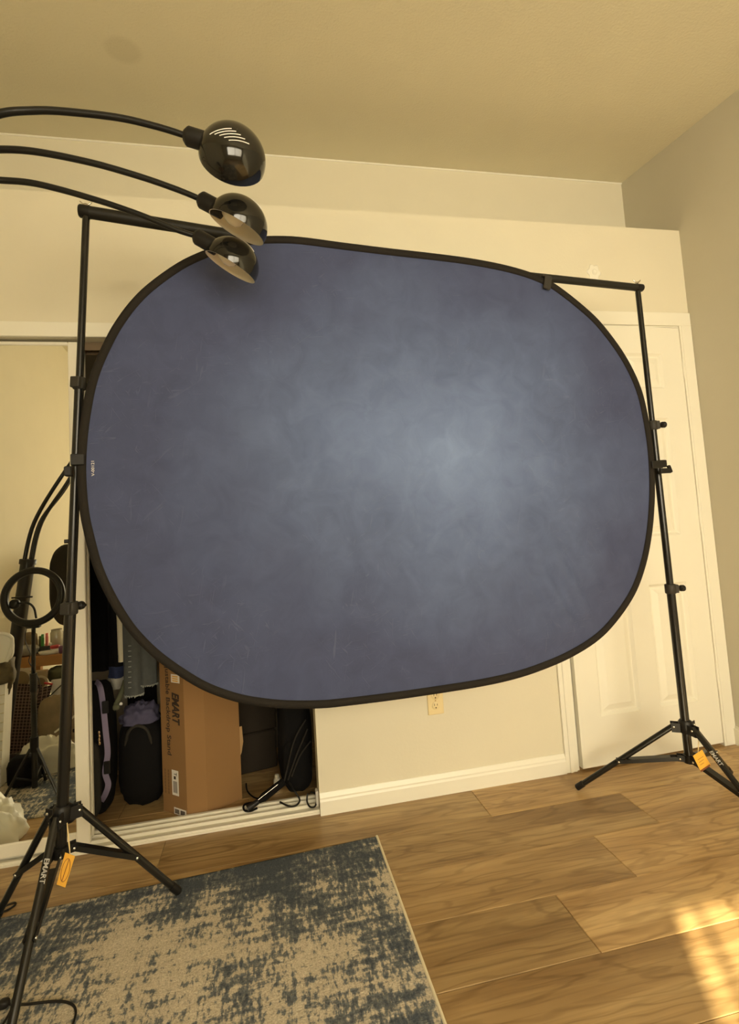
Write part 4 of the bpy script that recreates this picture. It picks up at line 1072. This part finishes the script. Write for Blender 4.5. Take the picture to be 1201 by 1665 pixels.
# printed blouse below
a = hz(190, 1118, 2.592)
e = empty('hanging_blouse', (a.x, 2.592, a.z), 'pale printed blouse with a navy band hanging behind the cream sleeve', 'blouse', 'clothes hanging in the closet')
b1 = hz(190, 1085, 2.592).z; b2 = hz(190, 1100, 2.592).z
mb = MB(); flat_tube(mb, (a.x, 2.592), 0.036, 0.03, a.z, b2, 4, 0.3, 2, m=6, rot=0.4); mb.build('printed_hem', 'print_cloth', e)
mb = MB(); flat_tube(mb, (a.x + 0.004, 2.592), 0.034, 0.03, b2 - 0.002, b1 + 0.01, 4, 0.25, 2, m=5, rot=0.4); mb.build('navy_band', 'navy_print', e)
mb = MB(); flat_tube(mb, (a.x + 0.008, 2.592), 0.034, 0.03, b1 + 0.008, ROD, 4, 0.25, 2, rot=0.4, tilt=(0.0, 0.0)); mb.build('bodice', 'fabric_black', e)
# denim shorts
a = hz(214, 1130, 2.452); b_ = hz(240, 1113, 2.462)
e = empty('denim_garment', (a.x, 2.452, a.z), 'faded blue denim with a frayed hem hanging beside the cardboard box', 'jeans', 'clothes hanging in the closet')
mb = MB(); flat_tube(mb, (a.x + 0.010, 2.452), 0.038, 0.028, a.z, ROD, 4, 0.15, 0.5, tilt=(0.0, 0.0), taper=1.05); mb.build('leg_panel', 'denim', e)
mb = MB(); flat_tube(mb, (b_.x + 0.002, 2.462), 0.036, 0.026, b_.z, ROD, 4, 0.15, 2.5, tilt=(0.0, 0.0), taper=1.0); mb.build('leg_panel', 'denim', e)
for (cc, yy, zz, rr, sd2) in ((a.x + 0.010, 2.452, a.z, 0.040, 0.5), (b_.x + 0.002, 2.462, b_.z, 0.038, 2.5)):
    mb = MB()
    for k in range(40):
        an = 2 * math.pi * k / 40
        p = Vector((cc + rr * math.cos(an) * 0.96, yy + rr * 0.80 * math.sin(an) * 0.96, zz + 0.004)); q = p + Vector((random.uniform(-0.004, 0.004), random.uniform(-0.004, 0.002), -random.uniform(0.004, 0.012)))
        mb.tube([p, (p + q) / 2 + Vector((0.002, 0, 0)), q], [0.003, 0.0028, 0.0012], 5)
    tag(mb.build('frayed_hem', 'denim_fray', e, 'pale frayed hem'), kind='stuff')
mb = MB()
for k in range(9):
    p = hz(211, 1050 + 8.5 * k, 2.424); mb.box(-0.006, 0.006, -0.001, 0.001, -0.0015, 0.0015, Matrix.Translation((p.x, 2.422, p.z)))
tag(mb.build('seam_stitches', 'denim_fray', e), kind='stuff')
# dark garments
for (px, Y, rx, lab, mt, zlo) in ((165, 2.672, 0.05, 'black garment hanging deep in the closet next to the mirror door', 'fabric_black', 1090), (178, 2.745, 0.05, 'dark brown garment with a small white button hanging in the closet', 'fabric_dark', 1080), (232, 2.79, 0.06, 'black garment hanging behind the faded denim', 'fabric_black', 1160)):
    a = hz(px, zlo, Y)
    e = empty('hanging_garment', (a.x, Y, a.z), lab, 'garment', 'clothes hanging in the closet')
    mb = MB(); flat_tube(mb, (a.x, Y), rx, 0.024, a.z, ROD, 5, 0.3, px, tilt=(0.0, 0.0)); body = mb.build('cloth_body', mt, e)
    if px == 178:
        p = hz(183.5, 1028, Y - 0.028); mb = MB(); mb.lathe([(0.006, 0), (0.006, 0.002), (0.004, 0.003), (0, 0.003)], zto(p, (0, -1, 0)), 12); mb.build('button', 'white_plastic', e)
# olive strap with button
a = hz(190, 1158, 2.44); b_ = hz(203, 1108, 2.46)
e = empty('olive_bag_strap', a, 'olive fabric strap with a pearl button hanging under the denim', 'strap')
mb = MB(); mb.tube(spline([hz(204, 1106, 2.485), hz(198, 1125, 2.48), hz(186, 1150, 2.47), hz(176, 1158, 2.48)], 5), 0.011, 8); mb.build('webbing', 'olive', e)
mb = MB(); mb.blob(hz(189, 1150, 2.455), (0.030, 0.016, 0.024), 0.7, nu=14, nv=8); mb.build('keeper', 'olive', e)
p = hz(196.5, 1144.5, 2.448); mb = MB(); mb.blob(p, (0.014, 0.010, 0.014), 1.0, nu=14, nv=10); mb.build('pearl_button', 'white_plastic', e)

# backpack with lavender straps
bp0 = onZ(168, 1328, 0.001)
e = empty('backpack', (-0.70, 2.44, 0.0), 'dark backpack with lavender straps standing beside the mirror door', 'backpack')
mb = MB(); mb.blob((-0.757, 2.46, 0.272), (0.155, 0.165, 0.530), 0.52, 0.05, 5, 3); mb.build('main_body', 'fabric_black', e)
mb = MB(); mb.blob((-0.765, 2.375, 0.17), (0.11, 0.05, 0.30), 0.5, 0.03, 4, 5); mb.build('front_pocket', 'fabric_dark', e)
pts = [hz(156, 1108, 2.42), hz(163, 1118, 2.385), hz(168, 1150, 2.365), hz(172, 1190, 2.36), hz(175, 1225, 2.36), hz(171, 1255, 2.36), hz(176, 1275, 2.355), hz(171, 1292, 2.36), hz(165, 1302, 2.38)]
mb = MB(); sp_ = spline(pts, 6)
for i_ in range(len(sp_) - 1):
    t = (sp_[i_ + 1] - sp_[i_]).normalized()
    mb.box(0, (sp_[i_ + 1] - sp_[i_]).length + 0.001, -0.011, 0.011, -0.002, 0.002, basis(sp_[i_], t, t.cross(Vector((0, 1, 0)))))
mb.build('shoulder_strap', 'lavender', e, 'lavender webbing strap')
for py in (1150, 1248):
    p = hz(171 + (py > 1200) * 3, py, 2.352); mb = MB(); mb.box(-0.012, 0.012, -0.004, 0.004, -0.025, 0.025, Matrix.Translation(p), ch=0.002); mb.build('strap_buckle', 'black_plastic', e)
mb = MB(); zp = hz(161, 1200, 2.345)
for k in range(4): mb.lathe([(0.0035, -0.006), (0.005, 0), (0.0035, 0.006)], Matrix.Translation(zp + Vector((0.001 * (k % 2), 0, 0.014 * (1.5 - k)))), 8)
mb.build('zip_pull', 'brass', e, 'brass zip pull')

# black duffel / laundry sack in the middle
sack = empty('duffel_bag', (-0.545, 2.50, 0), 'round bottomed black duffel bag standing left of the cardboard box', 'bag')
mb = MB(); mb.blob((-0.572, 2.51, 0.185), (0.195, 0.22, 0.37), 0.62, 0.075, 5, 9); mb.build('bag_body', 'fabric_black', sack)
mb = MB(); mb.tube(spline([(-0.63, 2.42, 0.25), (-0.61, 2.40, 0.33), (-0.575, 2.395, 0.355), (-0.535, 2.40, 0.33), (-0.52, 2.42, 0.25)], 6), 0.007, 8); mb.build('carry_handle', 'fabric_dark', sack)
def cloth_heap(name, c, size, mt, label, seed, cat='cloth', nz=0.35, ns=4, group=None, cut=None):
    mb = MB(); nu, nv = 40, 18
    vs = []; fs = []
    for j in range(nv + 1):
        ph = math.pi / 2 * j / nv
        for i in range(nu):
            th = 2 * math.pi * i / nu
            p = Vector((math.cos(ph) * math.cos(th), math.cos(ph) * math.sin(th), math.sin(ph) ** 0.8))
            d = mnoise.noise(p * ns * 0.6 + Vector((seed, seed * 2, 0))) + 0.5 * mnoise.noise(p * ns * 1.6 + Vector((seed, 0, seed)))
            rd = 1 - abs(mnoise.noise(p * ns + Vector((0, seed, 1)))) * 2
            s = 1 + nz * (d * 0.7 + rd * 0.3)
            q = Vector((p.x * s * size[0] / 2, p.y * s * size[1] / 2, max(0.001, p.z * s * size[2])))
            vs.append(Vector(c) + q)
    for j in range(nv):
        for i in range(nu): fs.append((j * nu + i, j * nu + (i + 1) % nu, (j + 1) * nu + (i + 1) % nu, (j + 1) * nu + i))
    mb.add(vs, fs, True); mb.add(vs[:nu], [list(range(nu - 1, -1, -1))])
    return tag(mb.build(name, mt), label, cat, group)
cloth_heap('folded_scarf', (-0.575, 2.46, 0.355), (0.15, 0.13, 0.07), 'lilac_cloth', 'lilac and grey scarf crumpled on top of the black duffel bag', 4, 'scarf')

# dark fabric storage boxes, white towel, black bag
e = empty('fabric_box', (-0.09, 2.72, 0), 'dark brown fabric storage box standing right of the cardboard box', 'storage box')
zj = onY(420, 1189, 2.62).z
A0 = Vector((-0.20, 2.592, 0)); A1 = Vector((0.0, 2.632, 0)); dA = (A1 - A0).normalized(); M = basis(A0, dA, Vector((-dA.y, dA.x, 0)))
MB().box(0, 0.205, 0, 0.17, 0.001, zj - 0.004, M, ch=0.006).build('lower_body', 'fabric_brown', e)
MB().box(-0.003, 0.208, -0.004, 0.174, zj, zj + 0.22, M, ch=0.006).build('lid_cover', 'fabric_brown', e)
e = empty('black_backpack', (0.085, 2.40, 0), 'black backpack slumped at the right end of the closet', 'backpack')
mb = MB(); mb.blob((0.082, 2.43, 0.215), (0.150, 0.23, 0.42), 0.6, 0.09, 5, 12); mb.build('main_body', 'fabric_black', e)
mb = MB(); mb.blob((0.085, 2.335, 0.13), (0.125, 0.07, 0.22), 0.6, 0.05, 4, 13); mb.build('front_pocket', 'fabric_black', e)
for k, (pa_, pm, pb_) in enumerate((((497, 1170), (478, 1205), (462, 1270)), ((500, 1185), (483, 1225), (468, 1268)), ((505, 1205), (488, 1228), (474, 1262)))):
    mb = MB(); mb.tube(spline([hz(*pa_, 2.30), hz(*pm, 2.285), hz(*pb_, 2.29)], 8), 0.0035, 8); mb.build('draw_cord', 'fabric_dark', e)
cloth_heap('rolled_towel', (0.035, 2.45, 0.425), (0.11, 0.10, 0.07), 'white_cloth', 'white towel on the black backpack just under the backdrop', 6, 'towel')
e = empty('plastic_bottle', onZ(451, 1283, 0.0), 'small white plastic bottle on the closet floor beside the black backpack', 'bottle')
pbz = onZ(451, 1283, 0.0); mb = MB(); mb.lathe([(0, 0.001), (0.014, 0.001), (0.016, 0.006), (0.016, 0.040), (0.012, 0.048), (0, 0.048)], Matrix.Translation(pbz), 16); mb.build('bottle_body', 'white_plastic', e)
mb = MB(); mb.lathe([(0.010, 0.048), (0.010, 0.060), (0.008, 0.063), (0, 0.063)], Matrix.Translation(pbz), 14); mb.build('cap', 'white_cloth', e)
e = empty('folded_umbrella', onZ(430, 1300, 0.02), 'small folded black umbrella lying at the closet threshold', 'umbrella')
u0 = onZ(402, 1315, 0.034); u1 = onZ(420, 1303, 0.05); u2 = onZ(462, 1270, 0.10)
mb = MB(); mb.tube([u1, u1 + (u2 - u1) * 0.2, u2], [0.010, 0.017, 0.015], 12); mb.build('folded_canopy', 'fabric_black', e)
mb = MB(); mb.tube([u1 + Vector((0, -0.012, 0.012)), u1 + (u2 - u1) * 0.75 + Vector((0, -0.012, 0.012))], 0.0016, 6); mb.build('steel_rib', 'silver', e)
mb = MB(); mb.tube([u0, u1], [0.014, 0.010], 12); mb.build('grip', 'black_plastic', e)
mb = MB(); mb.tube(spline([u1, onZ(398, 1308, 0.03), onZ(397, 1317, 0.026), onZ(406, 1319, 0.026), onZ(418, 1314, 0.026)], 6), 0.004, 8); mb.build('wrist_loop', 'fabric_black', e)
mb = MB(); mb.tube(spline([onZ(400, 1274, 0.012), onZ(402, 1286, 0.004), onZ(412, 1296, 0.004), onZ(424, 1299, 0.006)], 6), 0.003, 8)
tag(mb.build('thin_strap', 'fabric_black'), 'thin black strap on the closet floor beside the cardboard box', 'strap')
mb = MB(); mb.tube(spline([onZ(455, 1304, 0.03), onZ(470, 1311, 0.024), onZ(482, 1309, 0.024), onZ(487, 1300, 0.03), onZ(478, 1285, 0.06), onZ(470, 1272, 0.08)], 6), 0.0035, 8)
tag(mb.build('cord_loop', 'black_plastic'), 'black cord looping onto the closet track under the black backpack', 'cable', 'cord loops on the closet track')
mb = MB(); mb.tube(spline([onZ(500, 1290, 0.05), onZ(499, 1303, 0.026), onZ(504, 1312, 0.024), onZ(512, 1311, 0.024), onZ(515, 1300, 0.026), onZ(513, 1291, 0.04), onZ(505, 1288, 0.055)], 6), 0.0035, 8)
tag(mb.build('cord_loop', 'black_plastic'), 'small black cord loop at the right end of the closet track', 'cable', 'cord loops on the closet track')

# ================================================================== THINGS SEEN IN THE MIRROR (they stand in the room, left of the camera's view)
# ring light
Yv = 2.71
rc_ = mY(55, 970, Yv); rx0 = -1.09; ry0 = 2 * YM - Yv
e = empty('ring_light', (rx0, ry0, 0.012), 'black ring light on a small tripod reflected in the mirror door', 'ring light')
# ring faces the room behind; the mirror shows the back
Mr = basis((rc_.x, rc_.y, rc_.z), (-1, 0, 0), (0, -0.10, 1))
mb = MB(); Ro, Ri = 0.136, 0.106
prof = [(Ro, -0.008), (Ro + 0.002, 0.0), (Ro, 0.008), (Ro - 0.006, 0.012), ((Ro + Ri) / 2 + 0.004, 0.014), ((Ro + Ri) / 2, 0.010), ((Ro + Ri) / 2 - 0.004, 0.014), (Ri + 0.005, 0.012), (Ri, 0.008), (Ri, -0.008), (Ro, -0.008)]
mb.lathe(prof, Mr, 56); mb.build('ring_housing', 'black_plastic', e)
mb = MB(); mb.lathe([(Ri + 0.003, -0.0085), (Ri + 0.003, -0.011), (Ro - 0.003, -0.011), (Ro - 0.003, -0.0085)], Mr, 56); mb.build('diffuser', 'white_plastic', e, 'pale diffuser')
neck = Vector((rc_.x, rc_.y, rc_.z - Ri - 0.012))
mb = MB(); mb.box(-0.03, 0.03, -0.012, 0.016, -0.026, 0.012, Matrix.Translation(neck), ch=0.004); mb.build('mount', 'black_plastic', e)
hubz = mY(58, 1215, Yv).z
mb = MB(); mb.tube([neck - Vector((0, 0, 0.02)), (rx0, ry0, 0.53)], 0.009, 12); mb.build('upper_pole', 'black_metal', e)
mb = MB(); mb.tube([(rx0, ry0, 0.55), (rx0, ry0, 0.47)], 0.0155, 12); mb.build('pole_lock', 'black_plastic', e)
mb = MB(); mb.tube([(rx0, ry0, 0.50), (rx0, ry0, 0.04)], 0.012, 12); mb.build('lower_pole', 'black_metal', e)
mb = MB(); mb.tube([(rx0, ry0, hubz - 0.015), (rx0, ry0, hubz + 0.05)], 0.018, 12); mb.build('leg_hub', 'black_plastic', e)
for an in (25, 150, 268):
    d = Vector((math.cos(R(an)), math.sin(R(an)), 0)); a = Vector((rx0, ry0, hubz)) + d * 0.016; b_ = Vector((rx0, ry0, 0.019)) + d * 0.125
    mb = MB(); mb.tube([a, b_], 0.0065, 8); lg = mb.build('leg', 'black_metal', e)
    mb = MB(); mb.tube([Vector((rx0, ry0, 0.075)) + d * 0.012, a + (b_ - a) * 0.55], 0.004, 8); mb.build('brace', 'black_metal', e)
    mb = MB(); mb.blob(b_, (0.017, 0.017, 0.014), 1, nu=10, nv=8); mb.build('foot', 'black_plastic', lg)
ph = mY(25, 982, Yv)
mb = MB(); mb.blob(ph, (0.045, 0.030, 0.045), 0.8, nu=16, nv=10); mb.tube(spline([ph, mY(45, 980, Yv), mY(56, 988, Yv), mY(60, 1005, Yv)], 6), 0.005, 8); mb.build('phone_holder', 'black_plastic', e)
mb = MB(); mb.tube([mY(20, 972, Yv), mY(54, 970, Yv)], 0.004, 8); mb.build('holder_clip', 'black_plastic', e)
mb = MB(); mb.tube(spline([mY(45, 1018, Yv + 0.02), mY(42, 1040, Yv + 0.04), mY(50, 1062, Yv + 0.03), mY(48, 1075, Yv + 0.03), mY(56, 1088, Yv + 0.02), mY(64, 1105, Yv + 0.02), mY(66, 1120, Yv + 0.02), mY(60, 1135, Yv + 0.02)], 6), 0.002, 6); mb.build('cable', 'black_plastic', e)

# white plastic bag on the floor near the mirror
cloth_heap('plastic_bag', (-1.125, 2.005, 0.0), (0.26, 0.17, 0.165), 'plastic_bag', 'crumpled white plastic bag on the floor at the foot of the mirror', 11, 'plastic bag', 0.30)
# black bag by the ring light
tag(MB().blob((-1.175, 1.545, 0.082), (0.135, 0.09, 0.135), 0.5, 0.04, 4, 21).build('tote_bag', 'fabric_black'), 'low black bag on the rug behind the ring light legs', 'bag')
# white cloth heap under the paper bag
cloth_heap('white_sheet', (-1.13, 1.375, 0.012), (0.28, 0.14, 0.15), 'white_cloth', 'crumpled white sheet on the rug in front of the patterned paper bag', 15, 'sheet', 0.30)
# patterned paper bag
Yv = 3.25; yb0 = 2 * YM - Yv
c1, c2, c3, c4 = mY(18, 1119, Yv), mY(58, 1121, Yv), mY(56, 1224, Yv), mY(9, 1222, Yv)
c3.z = c4.z = 0.016
e = empty('paper_bag', ((c3.x + c4.x) / 2, yb0, c4.z), 'dark red paper bag with a lattice print leaning by the low table', 'paper bag')
dy = Vector((0.0, -0.09, 0))
def quad_solid(mb, q, off):
    vs = [*q, *[p + off for p in q]]
    return mb.add(vs, [(0, 1, 2, 3), (7, 6, 5, 4)] + [(i, i + 4, (i + 1) % 4 + 4, (i + 1) % 4) for i in range(4)])
mb = MB(); quad_solid(mb, [c1, c2, c3, c4], Vector((0, -0.004, 0))); mb.build('front_panel', 'lattice', e)
g1, g2 = mY(86, 1113, Yv + 0.07), mY(64, 1200, Yv + 0.07)
mb = MB(); quad_solid(mb, [c2 + Vector((0, -0.005, 0)), g1, g2, c3 + Vector((0, -0.005, 0))], Vector((-0.003, -0.003, 0))); mb.build('side_gusset', 'lattice', e)
mb = MB(); quad_solid(mb, [c1 + dy, c2 + dy, c3 + dy, c4 + dy], Vector((0, -0.004, 0))); mb.build('back_panel', 'lattice', e)
r0_ = mY(73, 1110, Yv + 0.065); r1_ = mY(86, 1112, Yv + 0.065)
mb = MB(); mb.tube([r0_, r1_], 0.006, 8); mb.build('folded_top_edge', 'red', e, 'red inner edge')
# white lined basket with scarf and white seat shell
Yv = 2.83; yb1 = 2 * YM - Yv
q = [mY(-26, 1120, Yv), mY(10, 1112, Yv), mY(2, 1292, Yv), mY(-34, 1290, Yv)]
e = empty('laundry_basket', ((q[2].x + q[3].x) / 2, yb1 - 0.035, 0.012), 'white lined laundry basket at the left edge of the mirror', 'basket')
zb = min(p.z for p in q)
for p in q[2:]: p.z = 0.014
mb = MB(); quad_solid(mb, q, Vector((0, -0.012, 0))); mb.build('front_wall', 'white_plastic', e)
mb = MB(); quad_solid(mb, [p + Vector((-0.0, -0.065, 0)) for p in q], Vector((0, -0.012, 0))); mb.build('back_wall', 'white_plastic', e)
mb = MB(); mb.add([q[1] + Vector((0, -0.0125, 0)), q[1] + Vector((0, -0.0645, 0)), q[2] + Vector((0, -0.0645, 0)), q[2] + Vector((0, -0.0125, 0)), q[1] + Vector((-0.01, -0.0125, 0)), q[1] + Vector((-0.01, -0.0645, 0)), q[2] + Vector((-0.01, -0.0645, 0)), q[2] + Vector((-0.01, -0.0125, 0))],
       [(0, 1, 2, 3), (7, 6, 5, 4), (0, 4, 5, 1), (1, 5, 6, 2), (2, 6, 7, 3), (3, 7, 4, 0)]); mb.build('side_wall', 'white_plastic', e)
for k in range(9):
    t = 0.10 + 0.09 * k
    a = q[0] + (q[3] - q[0]) * t; b_ = q[1] + (q[2] - q[1]) * t
    mb = MB(); mb.tube([a + Vector((0, 0.001, 0)), b_ + Vector((0, 0.001, 0))], 0.0025, 6); mb.build('rib', 'cream_cloth', e)
sc_ = mY(10, 1095, 2.88)
mb = MB(); mb.blob((sc_.x - 0.01, sc_.y, sc_.z), (0.10, 0.08, 0.20), 0.8, 0.25, 5, 31); o = mb.build('patterned_scarf', 'scarf'); tag(o, 'black and gold patterned scarf hanging over the white basket', 'scarf')
sc2 = mY(4, 1055, 2.80)
e = empty('white_seat_shell', (sc2.x - 0.10, sc2.y, sc2.z - 0.07), 'rounded white shell with a rolled edge above the patterned scarf', 'seat shell')
mb = MB(); mb.blob((sc2.x - 0.075, sc2.y - 0.02, sc2.z + 0.005), (0.24, 0.03, 0.15), 0.55, nu=30, nv=16); mb.build('shell', 'white_plastic', e)
mb = MB(); mb.tube(spline([(sc2.x - 0.19, sc2.y, sc2.z + 0.075), (sc2.x - 0.03, sc2.y, sc2.z + 0.078), (sc2.x + 0.036, sc2.y, sc2.z + 0.058), (sc2.x + 0.044, sc2.y, sc2.z + 0.02), (sc2.x + 0.02, sc2.y, sc2.z - 0.06)], 6), 0.008, 8); mb.build('rolled_edge', 'white_plastic', e)

# low wooden table with clutter
Yv = 3.46; ytf = 2 * YM - Yv
zt1 = mY(70, 1066, Yv).z; zt0 = mY(70, 1083, Yv).z
tx0, tx1 = -1.55, -0.98
e = empty('low_table', ((tx0 + tx1) / 2, ytf - 0.20, 0.012), 'low wooden side table crowded with small things in the mirror', 'table')
MB().box(tx0, tx1, ytf - 0.42, ytf, zt0, zt1, ch=0.003).build('table_top', 'table_wood', e)
for xx in (tx0 + 0.03, tx1 - 0.03):
    for yy in (ytf - 0.39, ytf - 0.03): MB().box(xx - 0.02, xx + 0.02, yy - 0.02, yy + 0.02, 0.012, zt0, ch=0.002).build('leg', 'table_wood', e)
def on_table(px, dy=0.06):                    # point on the table top under image column px, dy behind the front edge
    d = ray(px, 1040); Yq = Yv + dy; return Vector((onY(px, 1040, Yq).x, 2 * YM - Yq, zt1))
# tan storage box with round cut-outs, under the table front
Yb = 3.40; q = [mY(26, 1075, Yb), mY(76, 1079, Yb), mY(64, 1150, Yb), mY(20, 1150, Yb)]
q[2].z = 0.016; q[3].z = 0.016
e = empty('tan_carton', ((q[2].x + q[3].x) / 2, 2 * YM - Yb - 0.04, 0.012), 'tan carton with large round prints standing behind the paper bag', 'carton')
q[0].z = min(q[0].z, zt0 - 0.012); q[1].z = min(q[1].z, zt0 - 0.012)
mb = MB(); quad_solid(mb, q, Vector((0, -0.03, 0))); mb.build('carton_body', 'tan_box', e)
for (px, py) in ((33, 1105), (72, 1107)):
    p = mY(px, py, Yb - 0.002); Mc = zto(p, (0, 1, 0))
    if px == 72: p2 = p
    mb = MB(); mb.lathe([(0.052, 0), (0.062, 0.0015), (0.068, 0)] if px == 33 else [(0.030, 0), (0.038, 0.0015), (0.043, 0)], Mc if px == 33 else zto(mY(66, 1110, Yb - 0.002), (0, 1, 0)), 32); mb.build('printed_ring', 'tan_ring', e)
    mb = MB(); mb.lathe([(0.0, 0.0008), (0.051, 0.0008)] if px == 33 else [(0.0, 0.0008), (0.029, 0.0008)], Mc if px == 33 else zto(mY(66, 1110, Yb - 0.002), (0, 1, 0)), 32); mb.build('printed_disc', 'tan_disc', e)
# white board with dark edge, brown bag, olive clothes
q = [mY(84, 1106, 3.34), mY(132, 1100, 3.34), mY(132, 1150, 3.34), mY(84, 1136, 3.34)]
e = empty('white_case', (q[2].x, q[2].y, q[2].z), 'flat white case with a dark lower edge leaning under the table', 'case')
mb = MB(); quad_solid(mb, q, Vector((0, -0.02, 0))); mb.build('case_face', 'white_plastic', e)
mb = MB(); mb.tube([mY(83, 1139, 3.335), mY(132, 1151, 3.335)], 0.009, 8); mb.build('dark_edge', 'black_plastic', e)
mb = MB(); mb.tube([mY(82, 1131, 3.33), mY(106, 1108, 3.33)], 0.003, 8); mb.build('dark_cord', 'black_plastic', e)
p = mY(96, 1180, 3.22)
e = empty('brown_handbag', (p.x, p.y, 0.012), 'brown patterned handbag slumped between the paper bag and the closet frame', 'handbag')
mb = MB(); mb.blob((p.x, p.y - 0.02, 0.162), (0.21, 0.10, 0.275), 0.55, 0.06, 5, 41); mb.build('bag_body', 'brown_bag', e)
mb = MB(); mb.tube(spline([mY(90, 1190, 3.165), mY(100, 1182, 3.16), mY(120, 1165, 3.15), mY(132, 1150, 3.15)], 6), 0.005, 8); mb.build('bag_strap', 'white_cloth', e)
mb = MB(); mb.blob(mY(121, 1187, 3.16), (0.016, 0.010, 0.020), 0.8, nu=12, nv=8); mb.build('buckle', 'black_plastic', e)
p = mY(95, 1096, 3.42)
tag(MB().blob((p.x + 0.02, p.y - 0.06, p.z - 0.01), (0.19, 0.10, 0.09), 0.7, 0.2, 5, 51).build('olive_jacket', 'olive'), 'rumpled olive jacket stuffed under the table top', 'jacket')

# clutter on the table
p = on_table(93, 0.10)
e = empty('glass_jar', p, 'tall clear glass jar on the low table', 'jar')
mb = MB(); mb.lathe([(0, 0.001), (0.033, 0.001), (0.035, 0.006), (0.035, 0.115), (0.030, 0.125), (0.030, 0.135), (0.028, 0.135), (0.028, 0.124), (0.033, 0.114), (0.033, 0.008), (0, 0.006)], Matrix.Translation(p), 24); mb.build('jar_body', 'glass_jar', e)
p = on_table(90, 0.04)
e = empty('red_tub', p, 'small round tub with a red lid on the low table', 'tub')
mb = MB(); mb.lathe([(0, 0.001), (0.022, 0.001), (0.024, 0.004), (0.024, 0.034), (0, 0.034)], Matrix.Translation(p), 20); mb.build('tub_body', 'white_plastic', e)
mb = MB(); mb.lathe([(0.0245, 0.032), (0.0255, 0.034), (0.0255, 0.046), (0.023, 0.048), (0, 0.048)], Matrix.Translation(p), 20); mb.build('lid', 'red', e)
for px, mt, lab, hh in ((70, 'green', 'slim green tube standing on the low table', 0.105), (77, 'pink', 'slim pink tube standing on the low table', 0.11), (66, 'olive', 'olive tube standing at the end of the tube row on the low table', 0.095)):
    p = on_table(px, 0.14); e = empty('cosmetic_tube', p, lab, 'tube', 'tubes on the low table')
    mb = MB(); mb.lathe([(0, 0.001), (0.008, 0.001), (0.009, 0.02), (0.009, hh * 0.8), (0, hh * 0.8)], Matrix.Translation(p), 12); mb.build('tube_body', mt, e)
    mb = MB(); mb.lathe([(0.0075, hh * 0.8), (0.0075, hh), (0, hh)], Matrix.Translation(p), 12); mb.build('cap', mt, e)
p = on_table(79, 0.025)
e = empty('shallow_dish', p, 'shallow white oval dish at the front of the low table', 'dish')
mb = MB(); Mq = Matrix.Translation(p) @ Matrix.Diagonal((1.9, 0.8, 1, 1)); mb.lathe([(0, 0.001), (0.022, 0.001), (0.027, 0.010), (0.029, 0.020), (0.027, 0.022), (0.020, 0.018), (0, 0.020)], Mq, 28); mb.build('dish_body', 'white_plastic', e)
p = on_table(103, 0.02)
tag(MB().box(p.x - 0.022, p.x + 0.022, p.y - 0.02, p.y + 0.014, p.z + 0.001, p.z + 0.045, ch=0.006).build('small_box', 'purple'), 'small dark purple box at the right end of the table', 'box')
p = on_table(40, 0.05)
e = empty('printed_pouch', p, 'white pouch with dark print lying on the left of the table', 'pouch')
mb = MB(); mb.blob((p.x, p.y, p.z + 0.032), (0.16, 0.07, 0.06), 0.6, 0.08, 4, 61); mb.build('pouch_body', 'print_cloth', e)
p = on_table(43, 0.15)
tag(MB().blob((p.x, p.y, p.z + 0.062), (0.13, 0.05, 0.122), 0.5, 0.08, 5, 65).build('basket_liner', 'brown_bag'), 'mottled brown bundle standing at the back of the table', 'bundle')
p = on_table(73, 0.075)
e = empty('sunglasses_case', p, 'dark glossy case with a pale knob on the table', 'case')
mb = MB(); mb.blob((p.x - 0.005, p.y, p.z + 0.022), (0.10, 0.04, 0.042), 0.7, 0.1, 5, 71); mb.build('case_body', 'black_metal', e)
mb = MB(); mb.blob((p.x + 0.035, p.y, p.z + 0.052), (0.024, 0.024, 0.022), 1.0, nu=14, nv=10); mb.build('pale_knob', 'white_plastic', e)
# dark rounded form on a post with a round foot, behind the table
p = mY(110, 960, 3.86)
e = empty('dark_rounded_form', (p.x, p.y, 0.012), 'dark grey rounded upright form standing behind the low table', 'chair')
mb = MB(); mb.blob((p.x + 0.05, p.y - 0.05, 0.86), (0.34, 0.16, 0.56), 0.6, 0.02, 3, 81, nu=36, nv=24); mb.build('rounded_body', 'fabric_dark', e)
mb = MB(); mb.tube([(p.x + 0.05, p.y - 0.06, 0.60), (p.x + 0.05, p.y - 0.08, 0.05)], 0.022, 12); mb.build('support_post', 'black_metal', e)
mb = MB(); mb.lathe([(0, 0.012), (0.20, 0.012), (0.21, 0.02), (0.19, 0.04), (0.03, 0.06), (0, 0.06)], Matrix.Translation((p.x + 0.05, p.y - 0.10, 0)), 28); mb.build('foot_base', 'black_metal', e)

bpy.context.view_layer.update()
